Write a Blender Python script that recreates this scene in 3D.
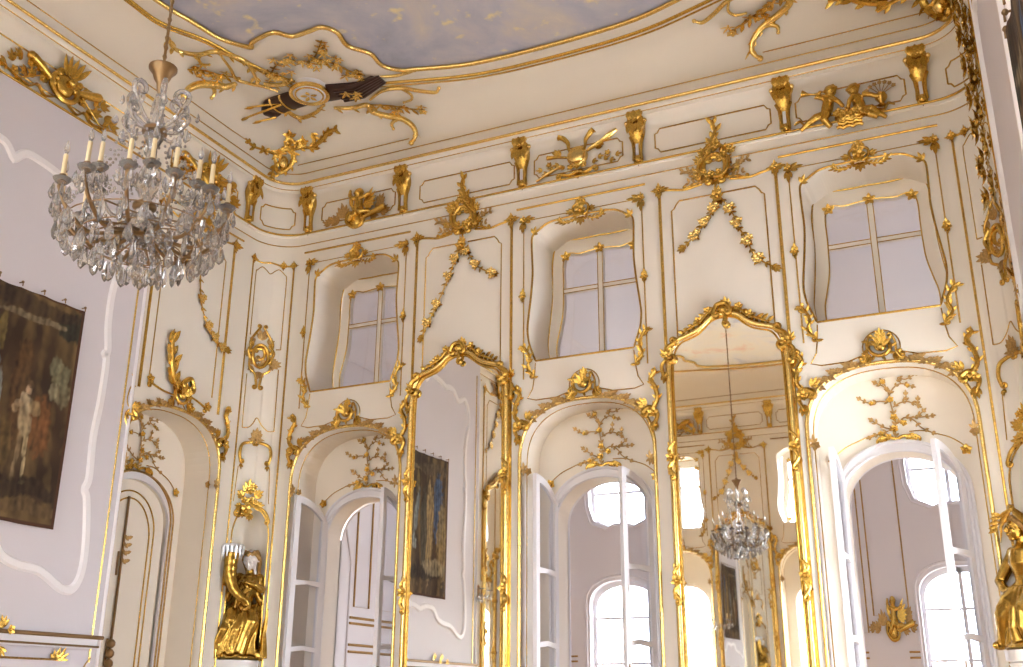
import bpy, bmesh, math, random
from math import sin, cos, pi, sqrt, atan2, radians, hypot
from mathutils import Vector as V, Matrix
from mathutils.geometry import tessellate_polygon

for o in list(bpy.data.objects):
    bpy.data.objects.remove(o)
SC = bpy.context.scene
COL = SC.collection
random.seed(7)

# ------------------------------------------------------------------ camera
EYE = 1.65
cam_d = bpy.data.cameras.new('camera')
cam = bpy.data.objects.new('camera', cam_d)
COL.objects.link(cam)
YAW, PITCH, ROLL, FPX = 0.4429, 0.33763, 0.00662, 1050.0
fw = V((-sin(YAW)*cos(PITCH), cos(YAW)*cos(PITCH), sin(PITCH)))
r0 = V((cos(YAW), sin(YAW), 0))
u0 = r0.cross(fw)
rt = cos(ROLL)*r0 + sin(ROLL)*u0
up = -sin(ROLL)*r0 + cos(ROLL)*u0
m = Matrix.Identity(4)
for i in range(3):
    m[i][0], m[i][1], m[i][2] = rt[i], up[i], -fw[i]
m[2][3] = EYE
cam.matrix_world = m
cam_d.sensor_width = 36.0
cam_d.lens = FPX/1023*36.0
cam_d.clip_start = 0.05
cam_d.clip_end = 200
SC.camera = cam

# ------------------------------------------------------------------ light
world = bpy.data.worlds.new('world')
SC.world = world
world.use_nodes = True
bg = world.node_tree.nodes['Background']
bg.inputs[0].default_value = (0.88, 0.92, 1.0, 1)
bg.inputs[1].default_value = 12.0
SC.view_settings.view_transform = 'Standard'
SC.view_settings.look = 'None'
SC.view_settings.gamma = 1.0
SC.view_settings.use_curve_mapping = False
SC.view_settings.exposure = 1.05
SC.cycles.diffuse_bounces = 10
SC.cycles.max_bounces = 16
SC.cycles.transmission_bounces = 10
SC.cycles.use_denoising = True
SC.cycles.caustics_reflective = False
SC.cycles.caustics_refractive = False
SC.cycles.sample_clamp_indirect = 6.0

# ------------------------------------------------------------------ room numbers
XL, XR, YB, YF, RC, ZC = -8.15, 0.34, 10.0, -3.4, 0.44, 8.6
XC, YC = (XL+XR)/2, (YB+YF)/2
WX = [-6.87, -3.885, -0.87]          # window / door bays on the back wall
MX = [-5.38, -2.37]                  # mirror bays
DOORY, PANY, MIRY = 8.60, 6.0, 3.25  # bays of the side walls
REC = 0.5                            # depth of the door niches

def portal(loc, rot, sx, sy):
    d = bpy.data.lights.new('window_daylight', 'AREA')
    d.shape = 'RECTANGLE'; d.size = sx; d.size_y = sy
    d.cycles.is_portal = True
    o = bpy.data.objects.new('window_daylight', d)
    o.location = loc; o.rotation_euler = rot
    COL.objects.link(o)
for x in WX:                         # daylight enters by the garden front behind the camera
    portal((x, YF-0.55, 2.1), (radians(90), 0, 0), 1.3, 4.2)
    portal((x, YF-0.55, 6.0), (radians(90), 0, 0), 1.2, 1.7)
FARWX = [-7.4, -4.05, -0.95]
for x in FARWX:
    portal((x, 21.3, 2.05), (radians(-90), 0, 0), 1.5, 4.1)
    portal((x, 21.3, 5.9), (radians(-90), 0, 0), 1.4, 1.4)

# ------------------------------------------------------------------ materials
def mat(name, col, rough=0.5, metal=0.0, noise=0.0, nscale=8.0, bump=0.0, **kw):
    mt = bpy.data.materials.new(name)
    mt.use_nodes = True
    nt = mt.node_tree
    b = nt.nodes['Principled BSDF']
    b.inputs['Base Color'].default_value = (*col, 1)
    b.inputs['Roughness'].default_value = rough
    b.inputs['Metallic'].default_value = metal
    for k, v in kw.items():
        b.inputs[k.replace('_', ' ')].default_value = v
    if noise or bump:
        tc = nt.nodes.new('ShaderNodeTexCoord')
        nz = nt.nodes.new('ShaderNodeTexNoise')
        nz.inputs['Scale'].default_value = nscale
        nz.inputs['Detail'].default_value = 4
        nt.links.new(tc.outputs['Object'], nz.inputs['Vector'])
        if noise:
            rp = nt.nodes.new('ShaderNodeValToRGB')
            rp.color_ramp.elements[0].position = 0.3
            rp.color_ramp.elements[1].position = 0.7
            rp.color_ramp.elements[0].color = (*[c*(1-noise) for c in col], 1)
            rp.color_ramp.elements[1].color = (*[min(1, c*(1+noise)) for c in col], 1)
            nt.links.new(nz.outputs['Fac'], rp.inputs[0])
            nt.links.new(rp.outputs[0], b.inputs['Base Color'])
        if bump:
            bp = nt.nodes.new('ShaderNodeBump')
            bp.inputs['Strength'].default_value = bump
            bp.inputs['Distance'].default_value = 0.02
            nt.links.new(nz.outputs['Fac'], bp.inputs['Height'])
            nt.links.new(bp.outputs[0], b.inputs['Normal'])
    return mt
M = {}
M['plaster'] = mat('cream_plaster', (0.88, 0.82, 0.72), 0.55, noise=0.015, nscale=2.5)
M['ceiling'] = mat('ceiling_plaster', (0.86, 0.79, 0.68), 0.6, noise=0.015, nscale=1.5)
M['white'] = mat('white_paint', (0.79, 0.78, 0.81), 0.4)
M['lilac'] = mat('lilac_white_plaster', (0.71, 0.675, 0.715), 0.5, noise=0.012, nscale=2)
M['gloss'] = mat('glossy_white_stucco', (0.92, 0.90, 0.92), 0.28)
M['gold'] = mat('gilding', (0.63, 0.395, 0.085), 0.25, 1.0, noise=0.22, nscale=45, bump=0.25)
M['oldgold'] = mat('worn_gilding', (0.48, 0.30, 0.11), 0.40, 0.85, noise=0.3, nscale=50)
M['brightgold'] = mat('burnished_gilding', (0.86, 0.62, 0.21), 0.22, 1.0, noise=0.15, nscale=30, bump=0.2)
M['bronze'] = mat('dark_bronze', (0.28, 0.18, 0.09), 0.4, 0.9)
M['mirror'] = mat('old_mirror', (0.95, 0.95, 0.92), 0.015, 1.0)
M['statuegold'] = mat('antique_statue_gilding', (0.46, 0.285, 0.06), 0.24, 1.0, noise=0.25, nscale=18, bump=0.1)
M['dark'] = mat('dark_maroon_lacquer', (0.045, 0.018, 0.012), 0.45)
M['wood'] = mat('oak_parquet', (0.52, 0.34, 0.17), 0.35, noise=0.3, nscale=6)
M['candle'] = mat('ivory_candle', (0.87, 0.74, 0.48), 0.5)
M['silver'] = mat('silvered_icicles', (0.74, 0.76, 0.80), 0.3, 0.6)
M['face'] = mat('white_painted_face', (0.85, 0.80, 0.78), 0.4)
M['crystal'] = mat('cut_crystal', (0.95, 0.96, 0.99), 0.03, Transmission_Weight=0.85, IOR=1.5)
M['gravel'] = mat('pale_gravel', (0.36, 0.34, 0.29), 0.9, noise=0.2, nscale=3)
M['far'] = mat('grey_white_plaster', (0.79, 0.775, 0.795), 0.5)
M['stone'] = mat('pale_stone', (0.8, 0.78, 0.77), 0.5)

def glass_mat():
    mt = bpy.data.materials.new('window_glass')
    mt.use_nodes = True
    nt = mt.node_tree
    nt.nodes.clear()
    out = nt.nodes.new('ShaderNodeOutputMaterial')
    mx = nt.nodes.new('ShaderNodeMixShader')
    tr = nt.nodes.new('ShaderNodeBsdfTransparent')
    gl = nt.nodes.new('ShaderNodeBsdfGlossy')
    lw = nt.nodes.new('ShaderNodeLayerWeight'); lw.inputs['Blend'].default_value = 0.5
    pw = nt.nodes.new('ShaderNodeMath'); pw.operation = 'POWER'; pw.inputs[1].default_value = 5
    fr = nt.nodes.new('ShaderNodeMath'); fr.operation = 'MULTIPLY_ADD'; fr.inputs[1].default_value = 0.95; fr.inputs[2].default_value = 0.045
    nt.links.new(lw.outputs['Facing'], pw.inputs[0])
    nt.links.new(pw.outputs[0], fr.inputs[0])
    tr.inputs[0].default_value = (0.93, 0.94, 0.97, 1)
    gl.inputs['Roughness'].default_value = 0.01
    nt.links.new(fr.outputs[0], mx.inputs[0])
    nt.links.new(tr.outputs[0], mx.inputs[1])
    nt.links.new(gl.outputs[0], mx.inputs[2])
    nt.links.new(mx.outputs[0], out.inputs[0])
    return mt
M['glass'] = glass_mat()

def fresco_mat():
    mt = bpy.data.materials.new('fresco_clouds')
    mt.use_nodes = True
    nt = mt.node_tree
    b = nt.nodes['Principled BSDF']
    b.inputs['Roughness'].default_value = 0.7
    tc = nt.nodes.new('ShaderNodeTexCoord')
    n1 = nt.nodes.new('ShaderNodeTexNoise')
    n1.inputs['Scale'].default_value = 0.9; n1.inputs['Detail'].default_value = 9
    n1.inputs['Roughness'].default_value = 0.62; n1.inputs['Distortion'].default_value = 0.5
    r1 = nt.nodes.new('ShaderNodeValToRGB')
    e = r1.color_ramp.elements
    e[0].position = 0.30; e[0].color = (0.33, 0.34, 0.42, 1)
    e[1].position = 0.78; e[1].color = (0.80, 0.70, 0.55, 1)
    for p, c in ((0.45, (0.44, 0.45, 0.54)), (0.56, (0.55, 0.53, 0.58)), (0.66, (0.63, 0.58, 0.55))):
        k = e.new(p); k.color = (*c, 1)
    n2 = nt.nodes.new('ShaderNodeTexNoise')
    n2.inputs['Scale'].default_value = 5.5; n2.inputs['Detail'].default_value = 3
    r2 = nt.nodes.new('ShaderNodeValToRGB')
    r2.color_ramp.elements[0].position = 0.62; r2.color_ramp.elements[0].color = (0, 0, 0, 1)
    r2.color_ramp.elements[1].position = 0.74; r2.color_ramp.elements[1].color = (1, 1, 1, 1)
    mx = nt.nodes.new('ShaderNodeMixRGB')
    mx.inputs[2].default_value = (0.80, 0.70, 0.42, 1)
    nt.links.new(tc.outputs['Object'], n1.inputs['Vector'])
    nt.links.new(tc.outputs['Object'], n2.inputs['Vector'])
    nt.links.new(n1.outputs['Fac'], r1.inputs[0])
    nt.links.new(n2.outputs['Fac'], r2.inputs[0])
    nt.links.new(r2.outputs[0], mx.inputs[0])
    nt.links.new(r1.outputs[0], mx.inputs[1])
    sx = nt.nodes.new('ShaderNodeSeparateXYZ')
    mr = nt.nodes.new('ShaderNodeMapRange'); mr.inputs[1].default_value = 5.5; mr.inputs[2].default_value = 1.0
    ad = nt.nodes.new('ShaderNodeMath'); ad.operation = 'MULTIPLY_ADD'; ad.inputs[1].default_value = 2.5
    pale = nt.nodes.new('ShaderNodeMixRGB')
    r3 = nt.nodes.new('ShaderNodeValToRGB')
    q = r3.color_ramp.elements
    q[0].position = .33; q[0].color = (0.56, 0.60, 0.72, 1)
    q[1].position = .68; q[1].color = (0.86, 0.62, 0.52, 1)
    for p, c in ((.44, (0.86, 0.85, 0.84)), (.58, (0.91, 0.87, 0.78))):
        k = q.new(p); k.color = (*c, 1)
    nt.links.new(n1.outputs['Fac'], r3.inputs[0])
    nt.links.new(tc.outputs['Object'], sx.inputs[0])
    nt.links.new(sx.outputs['Y'], mr.inputs[0])
    nt.links.new(mr.outputs[0], pale.inputs[0])
    nt.links.new(mx.outputs[0], pale.inputs[1])
    nt.links.new(r3.outputs[0], pale.inputs[2])
    nt.links.new(pale.outputs[0], b.inputs['Base Color'])
    return mt
M['fresco'] = fresco_mat()

# ------------------------------------------------------------------ mesh building
class MB:
    def __init__(s):
        s.v = []; s.f = []
    def tube(s, pts, r, n=6, closed=False, flat=1.0, out=None):
        pts = [V(p) for p in pts]
        k = len(pts)
        if k < 2: return
        if isinstance(r, (int, float)): rs = [r]*k
        elif isinstance(r, tuple): rs = [r[0]+(r[1]-r[0])*i/(k-1) for i in range(k)]
        else: rs = r
        T = []
        for i in range(k):
            if closed: d = pts[(i+1) % k]-pts[i-1]
            else: d = pts[min(i+1, k-1)]-pts[max(i-1, 0)]
            T.append(d.normalized() if d.length > 1e-9 else V((0, 0, 1)))
        ref = V(out) if out is not None else (V((0, 0, 1)) if abs(T[0].z) < .9 else V((0, 1, 0)))
        nrm = None
        base = len(s.v)
        for i in range(k):
            if out is not None: nn = ref-T[i]*ref.dot(T[i])
            elif nrm is None: nn = ref-T[i]*ref.dot(T[i])
            else: nn = nrm-T[i]*nrm.dot(T[i])
            if nn.length < 1e-6: nn = T[i].orthogonal()
            nrm = nn.normalized()
            b = T[i].cross(nrm)
            for j in range(n):
                a = 2*pi*(j+.5)/n
                s.v.append(pts[i]+nrm*(cos(a)*rs[i]*flat)+b*(sin(a)*rs[i]))
        for i in range(k if closed else k-1):
            i2 = (i+1) % k
            for j in range(n):
                j2 = (j+1) % n
                s.f.append((base+i*n+j, base+i*n+j2, base+i2*n+j2, base+i2*n+j))
        if not closed:
            s.f.append(tuple(base+j for j in range(n-1, -1, -1)))
            s.f.append(tuple(base+(k-1)*n+j for j in range(n)))
    def ball(s, c, r, nu=8, nv=5):
        c = V(c)
        if isinstance(r, (int, float)): r = (r, r, r)
        base = len(s.v)
        s.v.append(c+V((0, 0, r[2])))
        for i in range(1, nv):
            t = pi*i/nv
            for j in range(nu):
                a = 2*pi*j/nu
                s.v.append(c+V((r[0]*sin(t)*cos(a), r[1]*sin(t)*sin(a), r[2]*cos(t))))
        s.v.append(c-V((0, 0, r[2])))
        e = len(s.v)-1
        for j in range(nu):
            j2 = (j+1) % nu
            s.f.append((base, base+1+j, base+1+j2))
            for i in range(nv-2):
                a = base+1+i*nu
                s.f.append((a+j, a+nu+j, a+nu+j2, a+j2))
            a = base+1+(nv-2)*nu
            s.f.append((a+j, e, a+j2))
    def leaf(s, b, d, L, W, out=(0, -1, 0), curl=.25, n=5):
        b = V(b); d = V(d).normalized(); out = V(out)
        sd = d.cross(out).normalized()
        base = len(s.v)
        for i in range(n):
            t = i/(n-1)
            w = W*.5*(sin(pi*min(1, t*.92+.06))**.8)+.0005
            p = b+d*(L*t)+out*(curl*L*t*t+.004)
            q = w*.55
            s.v += [p-sd*w+out*(w*.25), p+out*q*.9, p+sd*w+out*(w*.25), p-out*q*.3]
        for i in range(n-1):
            for j in range(4):
                a = base+i*4
                s.f.append((a+j, a+(j+1) % 4, a+4+(j+1) % 4, a+4+j))
        s.f.append((base, base+1, base+2, base+3))
        a = base+(n-1)*4
        s.f.append((a+3, a+2, a+1, a))
    def flower(s, c, r, out=(0, -1, 0), n=5, ph=0.0):
        c = V(c); out = V(out)
        e1 = out.orthogonal().normalized(); e2 = out.cross(e1)
        for k in range(n):
            a = 2*pi*k/n+ph
            s.leaf(c, e1*cos(a)+e2*sin(a), r, r*.85, out, .28, 4)
        s.ball(c+out*r*.25, r*.32, 6, 4)
    def box(s, a, b):
        x0, y0, z0 = a; x1, y1, z1 = b
        k = len(s.v)
        s.v += [V((x, y, z)) for z in (z0, z1) for y in (y0, y1) for x in (x0, x1)]
        s.f += [tuple(k+i for i in q) for q in ((0, 2, 3, 1), (4, 5, 7, 6), (0, 1, 5, 4), (2, 6, 7, 3), (0, 4, 6, 2), (1, 3, 7, 5))]
    def lathe(s, prof, c=(0, 0, 0), n=14, ax=None):
        c = V(c); base = len(s.v); k = len(prof)
        for r, z in prof:
            for j in range(n):
                a = 2*pi*j/n
                s.v.append(c+V((r*cos(a), r*sin(a), z)))
        for i in range(k-1):
            for j in range(n):
                j2 = (j+1) % n
                s.f.append((base+i*n+j, base+i*n+j2, base+(i+1)*n+j2, base+(i+1)*n+j))
        s.f.append(tuple(base+j for j in range(n-1, -1, -1)))
        s.f.append(tuple(base+(k-1)*n+j for j in range(n)))
    def plate(s, outer, holes, fn):
        loops = [[V((p[0], p[1], 0)) for p in outer]]+[[V((p[0], p[1], 0)) for p in h] for h in holes]
        flat = [p for l in loops for p in l]
        base = len(s.v)
        s.v += [V(fn(p.x, p.y)) for p in flat]
        for t in tessellate_polygon(loops):
            s.f.append(tuple(base+i for i in t))
    def strip(s, A, B, closed=False):
        base = len(s.v); k = len(A)
        s.v += [V(p) for p in A]+[V(p) for p in B]
        for i in range(k if closed else k-1):
            j = (i+1) % k
            s.f.append((base+i, base+j, base+k+j, base+k+i))
    def slab(s, poly, f0, f1, holes=()):
        s.plate(poly, holes, f0); s.plate(poly, holes, f1)
        for l in [poly]+list(holes):
            s.strip([f0(*p) for p in l], [f1(*p) for p in l], True)
    def rows(s, rows, closed=True):
        for a, b in zip(rows, rows[1:]): s.strip(a, b, closed)

def mesh_of(name, mb, mt, smooth=True, weld=True):
    me = bpy.data.meshes.new(name)
    me.from_pydata([tuple(p) for p in mb.v], [], mb.f)
    bm = bmesh.new(); bm.from_mesh(me)
    if weld: bmesh.ops.remove_doubles(bm, verts=bm.verts, dist=1e-5)
    bmesh.ops.recalc_face_normals(bm, faces=bm.faces)
    bm.to_mesh(me); bm.free()
    me.materials.append(M[mt] if isinstance(mt, str) else mt)
    if smooth:
        me.polygons.foreach_set('use_smooth', [True]*len(me.polygons))
        me.set_sharp_from_angle(angle=radians(50))
    return me
def build(name, mb, mt, parent=None, smooth=True):
    o = bpy.data.objects.new(name, mesh_of(name, mb, mt, smooth))
    COL.objects.link(o)
    if parent: o.parent = parent
    return o
def struct(name, mb, mt, smooth=False):
    o = build(name, mb, mt, None, smooth)
    o['kind'] = 'structure'
    return o
def bake(mb, name, mt, voxel, smooth_it=6):
    """one continuous skin around the joined shapes"""
    o = bpy.data.objects.new('tmp', mesh_of('tmp', mb, mt, False, False))
    COL.objects.link(o)
    md = o.modifiers.new('r', 'REMESH'); md.mode = 'VOXEL'; md.voxel_size = voxel
    md = o.modifiers.new('s', 'SMOOTH'); md.iterations = smooth_it; md.factor = .5
    dg = bpy.context.evaluated_depsgraph_get()
    dg.update()
    me = bpy.data.meshes.new_from_object(o.evaluated_get(dg))
    bpy.data.objects.remove(o)
    me.name = name
    me.polygons.foreach_set('use_smooth', [True]*len(me.polygons))
    return me

# ------------------------------------------------------------------ curves in the plane
def cr(P, k=6, closed=False):
    P = [tuple(p) for p in P]
    n = len(P); out = []
    dim = len(P[0])
    for i in range(n if closed else n-1):
        if closed: a, b, c, d = P[i-1], P[i], P[(i+1) % n], P[(i+2) % n]
        else: a, b, c, d = P[max(i-1, 0)], P[i], P[i+1], P[min(i+2, n-1)]
        for q in range(k):
            t = q/k
            out.append(tuple(.5*(2*b[m_]+(c[m_]-a[m_])*t+(2*a[m_]-5*b[m_]+4*c[m_]-d[m_])*t*t+(3*b[m_]-a[m_]-3*c[m_]+d[m_])*t**3) for m_ in range(dim)))
    if not closed: out.append(P[-1])
    return out
def curl_end(path, R, sg, turns=1.1, n=12, shrink=.25):
    (x0, z0), (x1, z1) = path[-2], path[-1]
    l = hypot(x1-x0, z1-z0) or 1
    tx, tz = (x1-x0)/l, (z1-z0)/l
    cx, cz = x1-sg*tz*R, z1+sg*tx*R
    a0 = atan2(z1-cz, x1-cx)
    return path+[(cx+R*(1-(1-shrink)*i/n)*cos(a0+sg*2*pi*turns*i/n), cz+R*(1-(1-shrink)*i/n)*sin(a0+sg*2*pi*turns*i/n)) for i in range(1, n+1)]
def scroll(P, c0=None, c1=None, k=6):
    p = cr(P, k)
    if c1: p = curl_end(p, *c1)
    if c0: p = curl_end(p[::-1], *c0)[::-1]
    return p
def taper(n, r, lo=.4):
    return [r*(lo+(1-lo)*sin(pi*(i+.5)/n)**.6) for i in range(n)]

# ------------------------------------------------------------------ things
class Thing:
    """an Empty on a wall; L() turns wall coordinates (along, height, relief) into its own space"""
    def __init__(s, name, label, cat, wall, u, z, group=None, sx=1, d0=0.0):
        s.wall, s.u0, s.z0, s.sx, s.d0 = wall, u, z, sx, d0
        s.e = bpy.data.objects.new(name, None)
        s.e.empty_display_size = .1
        COL.objects.link(s.e)
        s.curved = wall in ('cl', 'cr')
        s.loc = V(wmap(wall, u, z, d0))
        s.e.location = s.loc
        if not s.curved: s.e.rotation_euler = (0, 0, WROT[wall])
        tag(s.e, label, cat, group)
        s.parts = []
    def L(s, x, z, d=0.0):
        if s.curved: return V(wmap(s.wall, s.u0+s.sx*x*CSC, z, d+s.d0))-s.loc
        return V((s.sx*x, -d, z-s.z0))
    def P(s, pts, d=0.0):
        return [s.L(p[0], p[1], d) for p in pts]
    def out(s, x=0):
        if s.curved: return (V(wmap(s.wall, s.u0+s.sx*x*CSC, 0, .1))-V(wmap(s.wall, s.u0+s.sx*x*CSC, 0, 0))).normalized()
        return V((0, -1, 0))
    def D(s, a, x=0):
        if s.curved:
            t = (V(wmap(s.wall, s.u0+s.sx*(x*CSC+.01), 0, 0))-V(wmap(s.wall, s.u0+s.sx*(x*CSC-.01), 0, 0))).normalized()*1
            return t*cos(a)+V((0, 0, sin(a)))
        return V((s.sx*cos(a), 0, sin(a)))
    def part(s, name, mt='gold', label=None, parent=None, smooth=True):
        mb = MB()
        s.parts.append((name, mb, mt, label, parent, smooth))
        return mb
    def done(s):
        made = {}
        for name, mb, mt, label, par, sm in s.parts:
            if not mb.f: continue
            o = build(name, mb, mt, made.get(id(par), s.e), sm)
            made[id(mb)] = o
            if label: o['label'] = label
        return s.e
    # small vocabulary of rococo ornament, all in wall coordinates
    def line(s, mb, pts, r, n=6, closed=False, d=0.0):
        mb.tube(s.P(pts, d), r, n, closed)
    def lf(s, mb, x, z, a, Ln, W, d=.004, curl=.25):
        mb.leaf(s.L(x, z, d), s.D(a, x), Ln, W, s.out(x), curl)
    def fl(s, mb, x, z, r, d=.012, n=5):
        mb.flower(s.L(x, z, d), r, s.out(x), n, random.random()*6)
    def spray(s, mb, x, z, a, R, n=5, spread=1.9, w=.34):
        for k in range(n):
            t = (k/(n-1)-.5) if n > 1 else 0
            s.lf(mb, x, z, a+t*spread, R*(1-.45*abs(t)*1.4), R*w, .006, .22)
    def sc(s, mb, P, r, c0=None, c1=None, d=.012, lo=.45, n=7):
        p = scroll(P, c0, c1)
        mb.tube(s.P(p, d), taper(len(p), r, lo), n)
        return p
    def leafy(s, mb, path, L0, w=.4, step=3, sgn=0, a0=.7):
        for i in range(1, len(path)-1, step):
            a = atan2(path[i+1][1]-path[i-1][1], path[i+1][0]-path[i-1][0])
            for sg in ((1, -1) if not sgn else (sgn,)):
                q = a+sg*(a0+random.uniform(-.2, .2))
                s.lf(mb, path[i][0], path[i][1], q, L0*random.uniform(.75, 1.15), L0*w, .008, .3)

def tag(o, label=None, cat=None, group=None, kind=None):
    if label: o['label'] = label
    if cat: o['category'] = cat
    if group: o['group'] = group
    if kind: o['kind'] = kind
    return o
def copy_tree(o, parent=None):
    c = o.copy(); COL.objects.link(c)
    c.parent = parent
    for ch in o.children: copy_tree(ch, c)
    return c
def dup(root, wall, u, z, label, d0=0.0, group=None):
    c = copy_tree(root)
    c.location = wmap(wall, u, z, d0)
    c.rotation_euler = (0, 0, WROT[wall])
    c['label'] = label
    if group: c['group'] = group
    return c

WROT = {'back': 0.0, 'far': 0.0, 'left': pi/2, 'right': -pi/2, 'opp': pi, 'cl': pi/4, 'cr': -pi/4}
CSC = .88                                     # ornament of the corners is drawn for a slightly wider curve
AC = 52.0                                     # middle of the corner panels, degrees from the back wall
def wmap(w, u, z, d=0.0):
    if w == 'back': return (u, YB-d, z)
    if w == 'left': return (XL+d, u, z)
    if w == 'right': return (XR-d, u, z)
    if w == 'opp': return (u, YF+d, z)
    if w == 'far': return (u, 21.0-d, z)
    if w == 'cl':
        a = radians(-AC)+u/RC
        return (XL+RC+(RC-d)*sin(a), YB-RC+(RC-d)*cos(a), z)
    a = radians(AC)+u/RC
    return (XR-RC+(RC-d)*sin(a), YB-RC+(RC-d)*cos(a), z)

def sym(half):
    """half outline from the top middle down the right side -> closed outline"""
    l = [(-x, z) for x, z in half[::-1] if abs(x) > 1e-6]
    return l[:]+half[:] if abs(half[0][0]) > 1e-6 else l+half
WIN = sym(cr([(0, 6.84), (.15, 6.832), (.30, 6.826), (.40, 6.81), (.47, 6.775), (.53, 6.735), (.585, 6.70), (.61, 6.63), (.605, 6.4), (.60, 6.2), (.62, 5.95), (.65, 5.7), (.662, 5.55), (.645, 5.4), (.60, 5.27), (.565, 5.175)], 3))
GLZ = sym(cr([(0, 6.655), (.12, 6.648), (.26, 6.632), (.33, 6.65), (.40, 6.655), (.445, 6.61), (.465, 6.5), (.462, 6.3), (.465, 6.1), (.475, 5.9), (.52, 5.68), (.55, 5.55), (.552, 5.4), (.53, 5.28), (.51, 5.225)], 3))
FRM = sym(cr([(0, 6.815), (.15, 6.81), (.30, 6.815), (.40, 6.825), (.48, 6.80), (.54, 6.755), (.57, 6.68), (.59, 6.5), (.59, 6.2), (.605, 5.95), (.635, 5.7), (.65, 5.55), (.635, 5.4), (.59, 5.27), (.565, 5.19)], 3))
def arch(hw, spring, rise, n=2.5, k=14, z0=0.0):
    r = [(hw, z0), (hw, spring)]
    for i in range(1, k):
        t = pi/2*i/k
        r.append((hw*cos(t)**(2/n), spring+rise*sin(t)**(2/n)))
    r.append((0, spring+rise))
    r = r[::-1]
    return sym(r)
NICHE = arch(.745, 4.05, .635)                # the arched door recess
IND = arch(.53, 3.5, .44, 2.0)                # the door opening in it
FRO = arch(.60, 3.52, .51, 2.0)               # outer edge of its white frame
shift = lambda poly, u: [(p[0]+u, p[1]) for p in poly]

# ------------------------------------------------------------------ setting: walls
ZT = 7.275
def wall_with_bays(name, wall, u0, u1, wins, doors, frame_rec=.62, mt='plaster'):
    mb = MB()
    holes = [shift(WIN, u) for u in wins]+[shift(NICHE, u) for u in doors]
    # the door niches start at the floor: cut them as notches of the outline
    outer = [(u0, 0)]
    hs = [shift(WIN, u) for u in wins]
    for u in sorted(doors):
        outer += [(p[0]+u, p[1]) for p in NICHE]
    outer += [(u1, 0), (u1, ZT), (u0, ZT)]
    mb.plate(outer, hs, lambda u, z: wmap(wall, u, z, 0))
    for u in wins:
        l = shift(WIN, u)
        mb.strip([wmap(wall, *p, 0) for p in l], [wmap(wall, *p, -frame_rec) for p in l], True)
    for u in doors:
        l = shift(NICHE, u)
        mb.strip([wmap(wall, *p, 0) for p in l], [wmap(wall, *p, -REC) for p in l])
        o2 = l+[]
        inn = shift(IND, u)
        mb.plate([(l[0][0], 0)]+l[1:-1]+[(l[-1][0], 0)]+inn[::-1], [], lambda a, b: wmap(wall, a, b, -REC))
        mb.strip([wmap(wall, *p, -REC) for p in inn], [wmap(wall, *p, -REC-.3) for p in inn])
    return struct(name, mb, mt)
wall_with_bays('wall_back', 'back', XL+RC, XR-RC, WX, WX)
wall_with_bays('wall_front', 'opp', XL+RC, XR-RC, WX, WX, .5)
def side_wall(name, wall):
    return wall_with_bays(name, wall, YF+RC, YB-RC, [], [DOORY])
side_wall('wall_left', 'left'); side_wall('wall_right', 'right')

# concave corners of the back wall, each with a statue niche
NI_L, NI_R, NI_S, NI_T = -.198, .25, 3.42, 3.80
def corner(name, wall, sx):
    mb = MB()
    s0, s1 = (-(90-AC)*RC*pi/180, AC*RC*pi/180)
    W = lambda s, z: wmap(wall, sx*s, z, 0)
    N = 28
    mid, hw = (NI_L+NI_R)/2, (NI_R-NI_L)/2
    us = [s0+(NI_L-s0)*i/3 for i in range(3)]+[mid-hw*cos(pi*i/N) for i in range(N+1)]+[NI_R+(s1-NI_R)*(i+1)/3 for i in range(3)]
    def top(s):
        t = (s-mid)/hw
        return NI_S+(NI_T-NI_S)*sqrt(max(0, 1-t*t))
    for a, b in zip(us, us[1:]):
        inside = a >= NI_L-1e-6 and b <= NI_R+1e-6
        za, zb = (top(a), top(b)) if inside else (0, 0)
        k = len(mb.v)
        mb.v += [V(W(a, za)), V(W(b, zb)), V(W(b, ZT)), V(W(a, ZT))]
        mb.f.append((k, k+1, k+2, k+3))
    cx = XL+RC if wall == 'cl' else XR-RC
    back = (V(W(mid, 0))-V((cx, YB-RC, 0))).normalized()
    rows = []
    zs = [0, 1, 2, 2.6, 3.1]+[NI_S+(NI_T-NI_S)*sin(pi/2*i/8) for i in range(9)]
    for z in zs:
        sc_ = 1.0 if z <= NI_S else sqrt(max(0, 1-((z-NI_S)/(NI_T-NI_S))**2))
        a, b = V(W(mid-hw*sc_, z)), V(W(mid+hw*sc_, z))
        rows.append([a.lerp(b, .5-.5*cos(pi*i/16))+back*(.34*sc_*sin(pi*i/16)**.8 if 0 < i < 16 else 0) for i in range(17)])
    mb.rows(rows, False)
    return struct(name, mb, 'plaster', True)
corner('wall_corner_left', 'cl', 1); corner('wall_corner_right', 'cr', -1)
def far_corner(name, cx, cy, a0):
    mb = MB()
    A = [(cx+RC*cos(a0+pi/2*i/10), cy+RC*sin(a0+pi/2*i/10)) for i in range(11)]
    mb.strip([(x, y, 0) for x, y in A], [(x, y, ZT) for x, y in A])
    struct(name, mb, 'plaster', True)
far_corner('wall_corner_front_left', XL+RC, YF+RC, pi)
far_corner('wall_corner_front_right', XR-RC, YF+RC, 1.5*pi)

mb = MB(); mb.box((XL-.7, YF-.7, -.1), (XR+.7, YB+.8, 0)); struct('floor', mb, 'wood')
for nm, ya, yb in (('garden_ground_front', -70, YF-.75), ('garden_ground_back', 21.45, 90)):   # unseen pale gravel outside, added to cut the light rising through the windows
    mb = MB(); mb.box((-70, ya, -.5), (60, yb, -.35)); struct(nm, mb, 'gravel')

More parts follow.
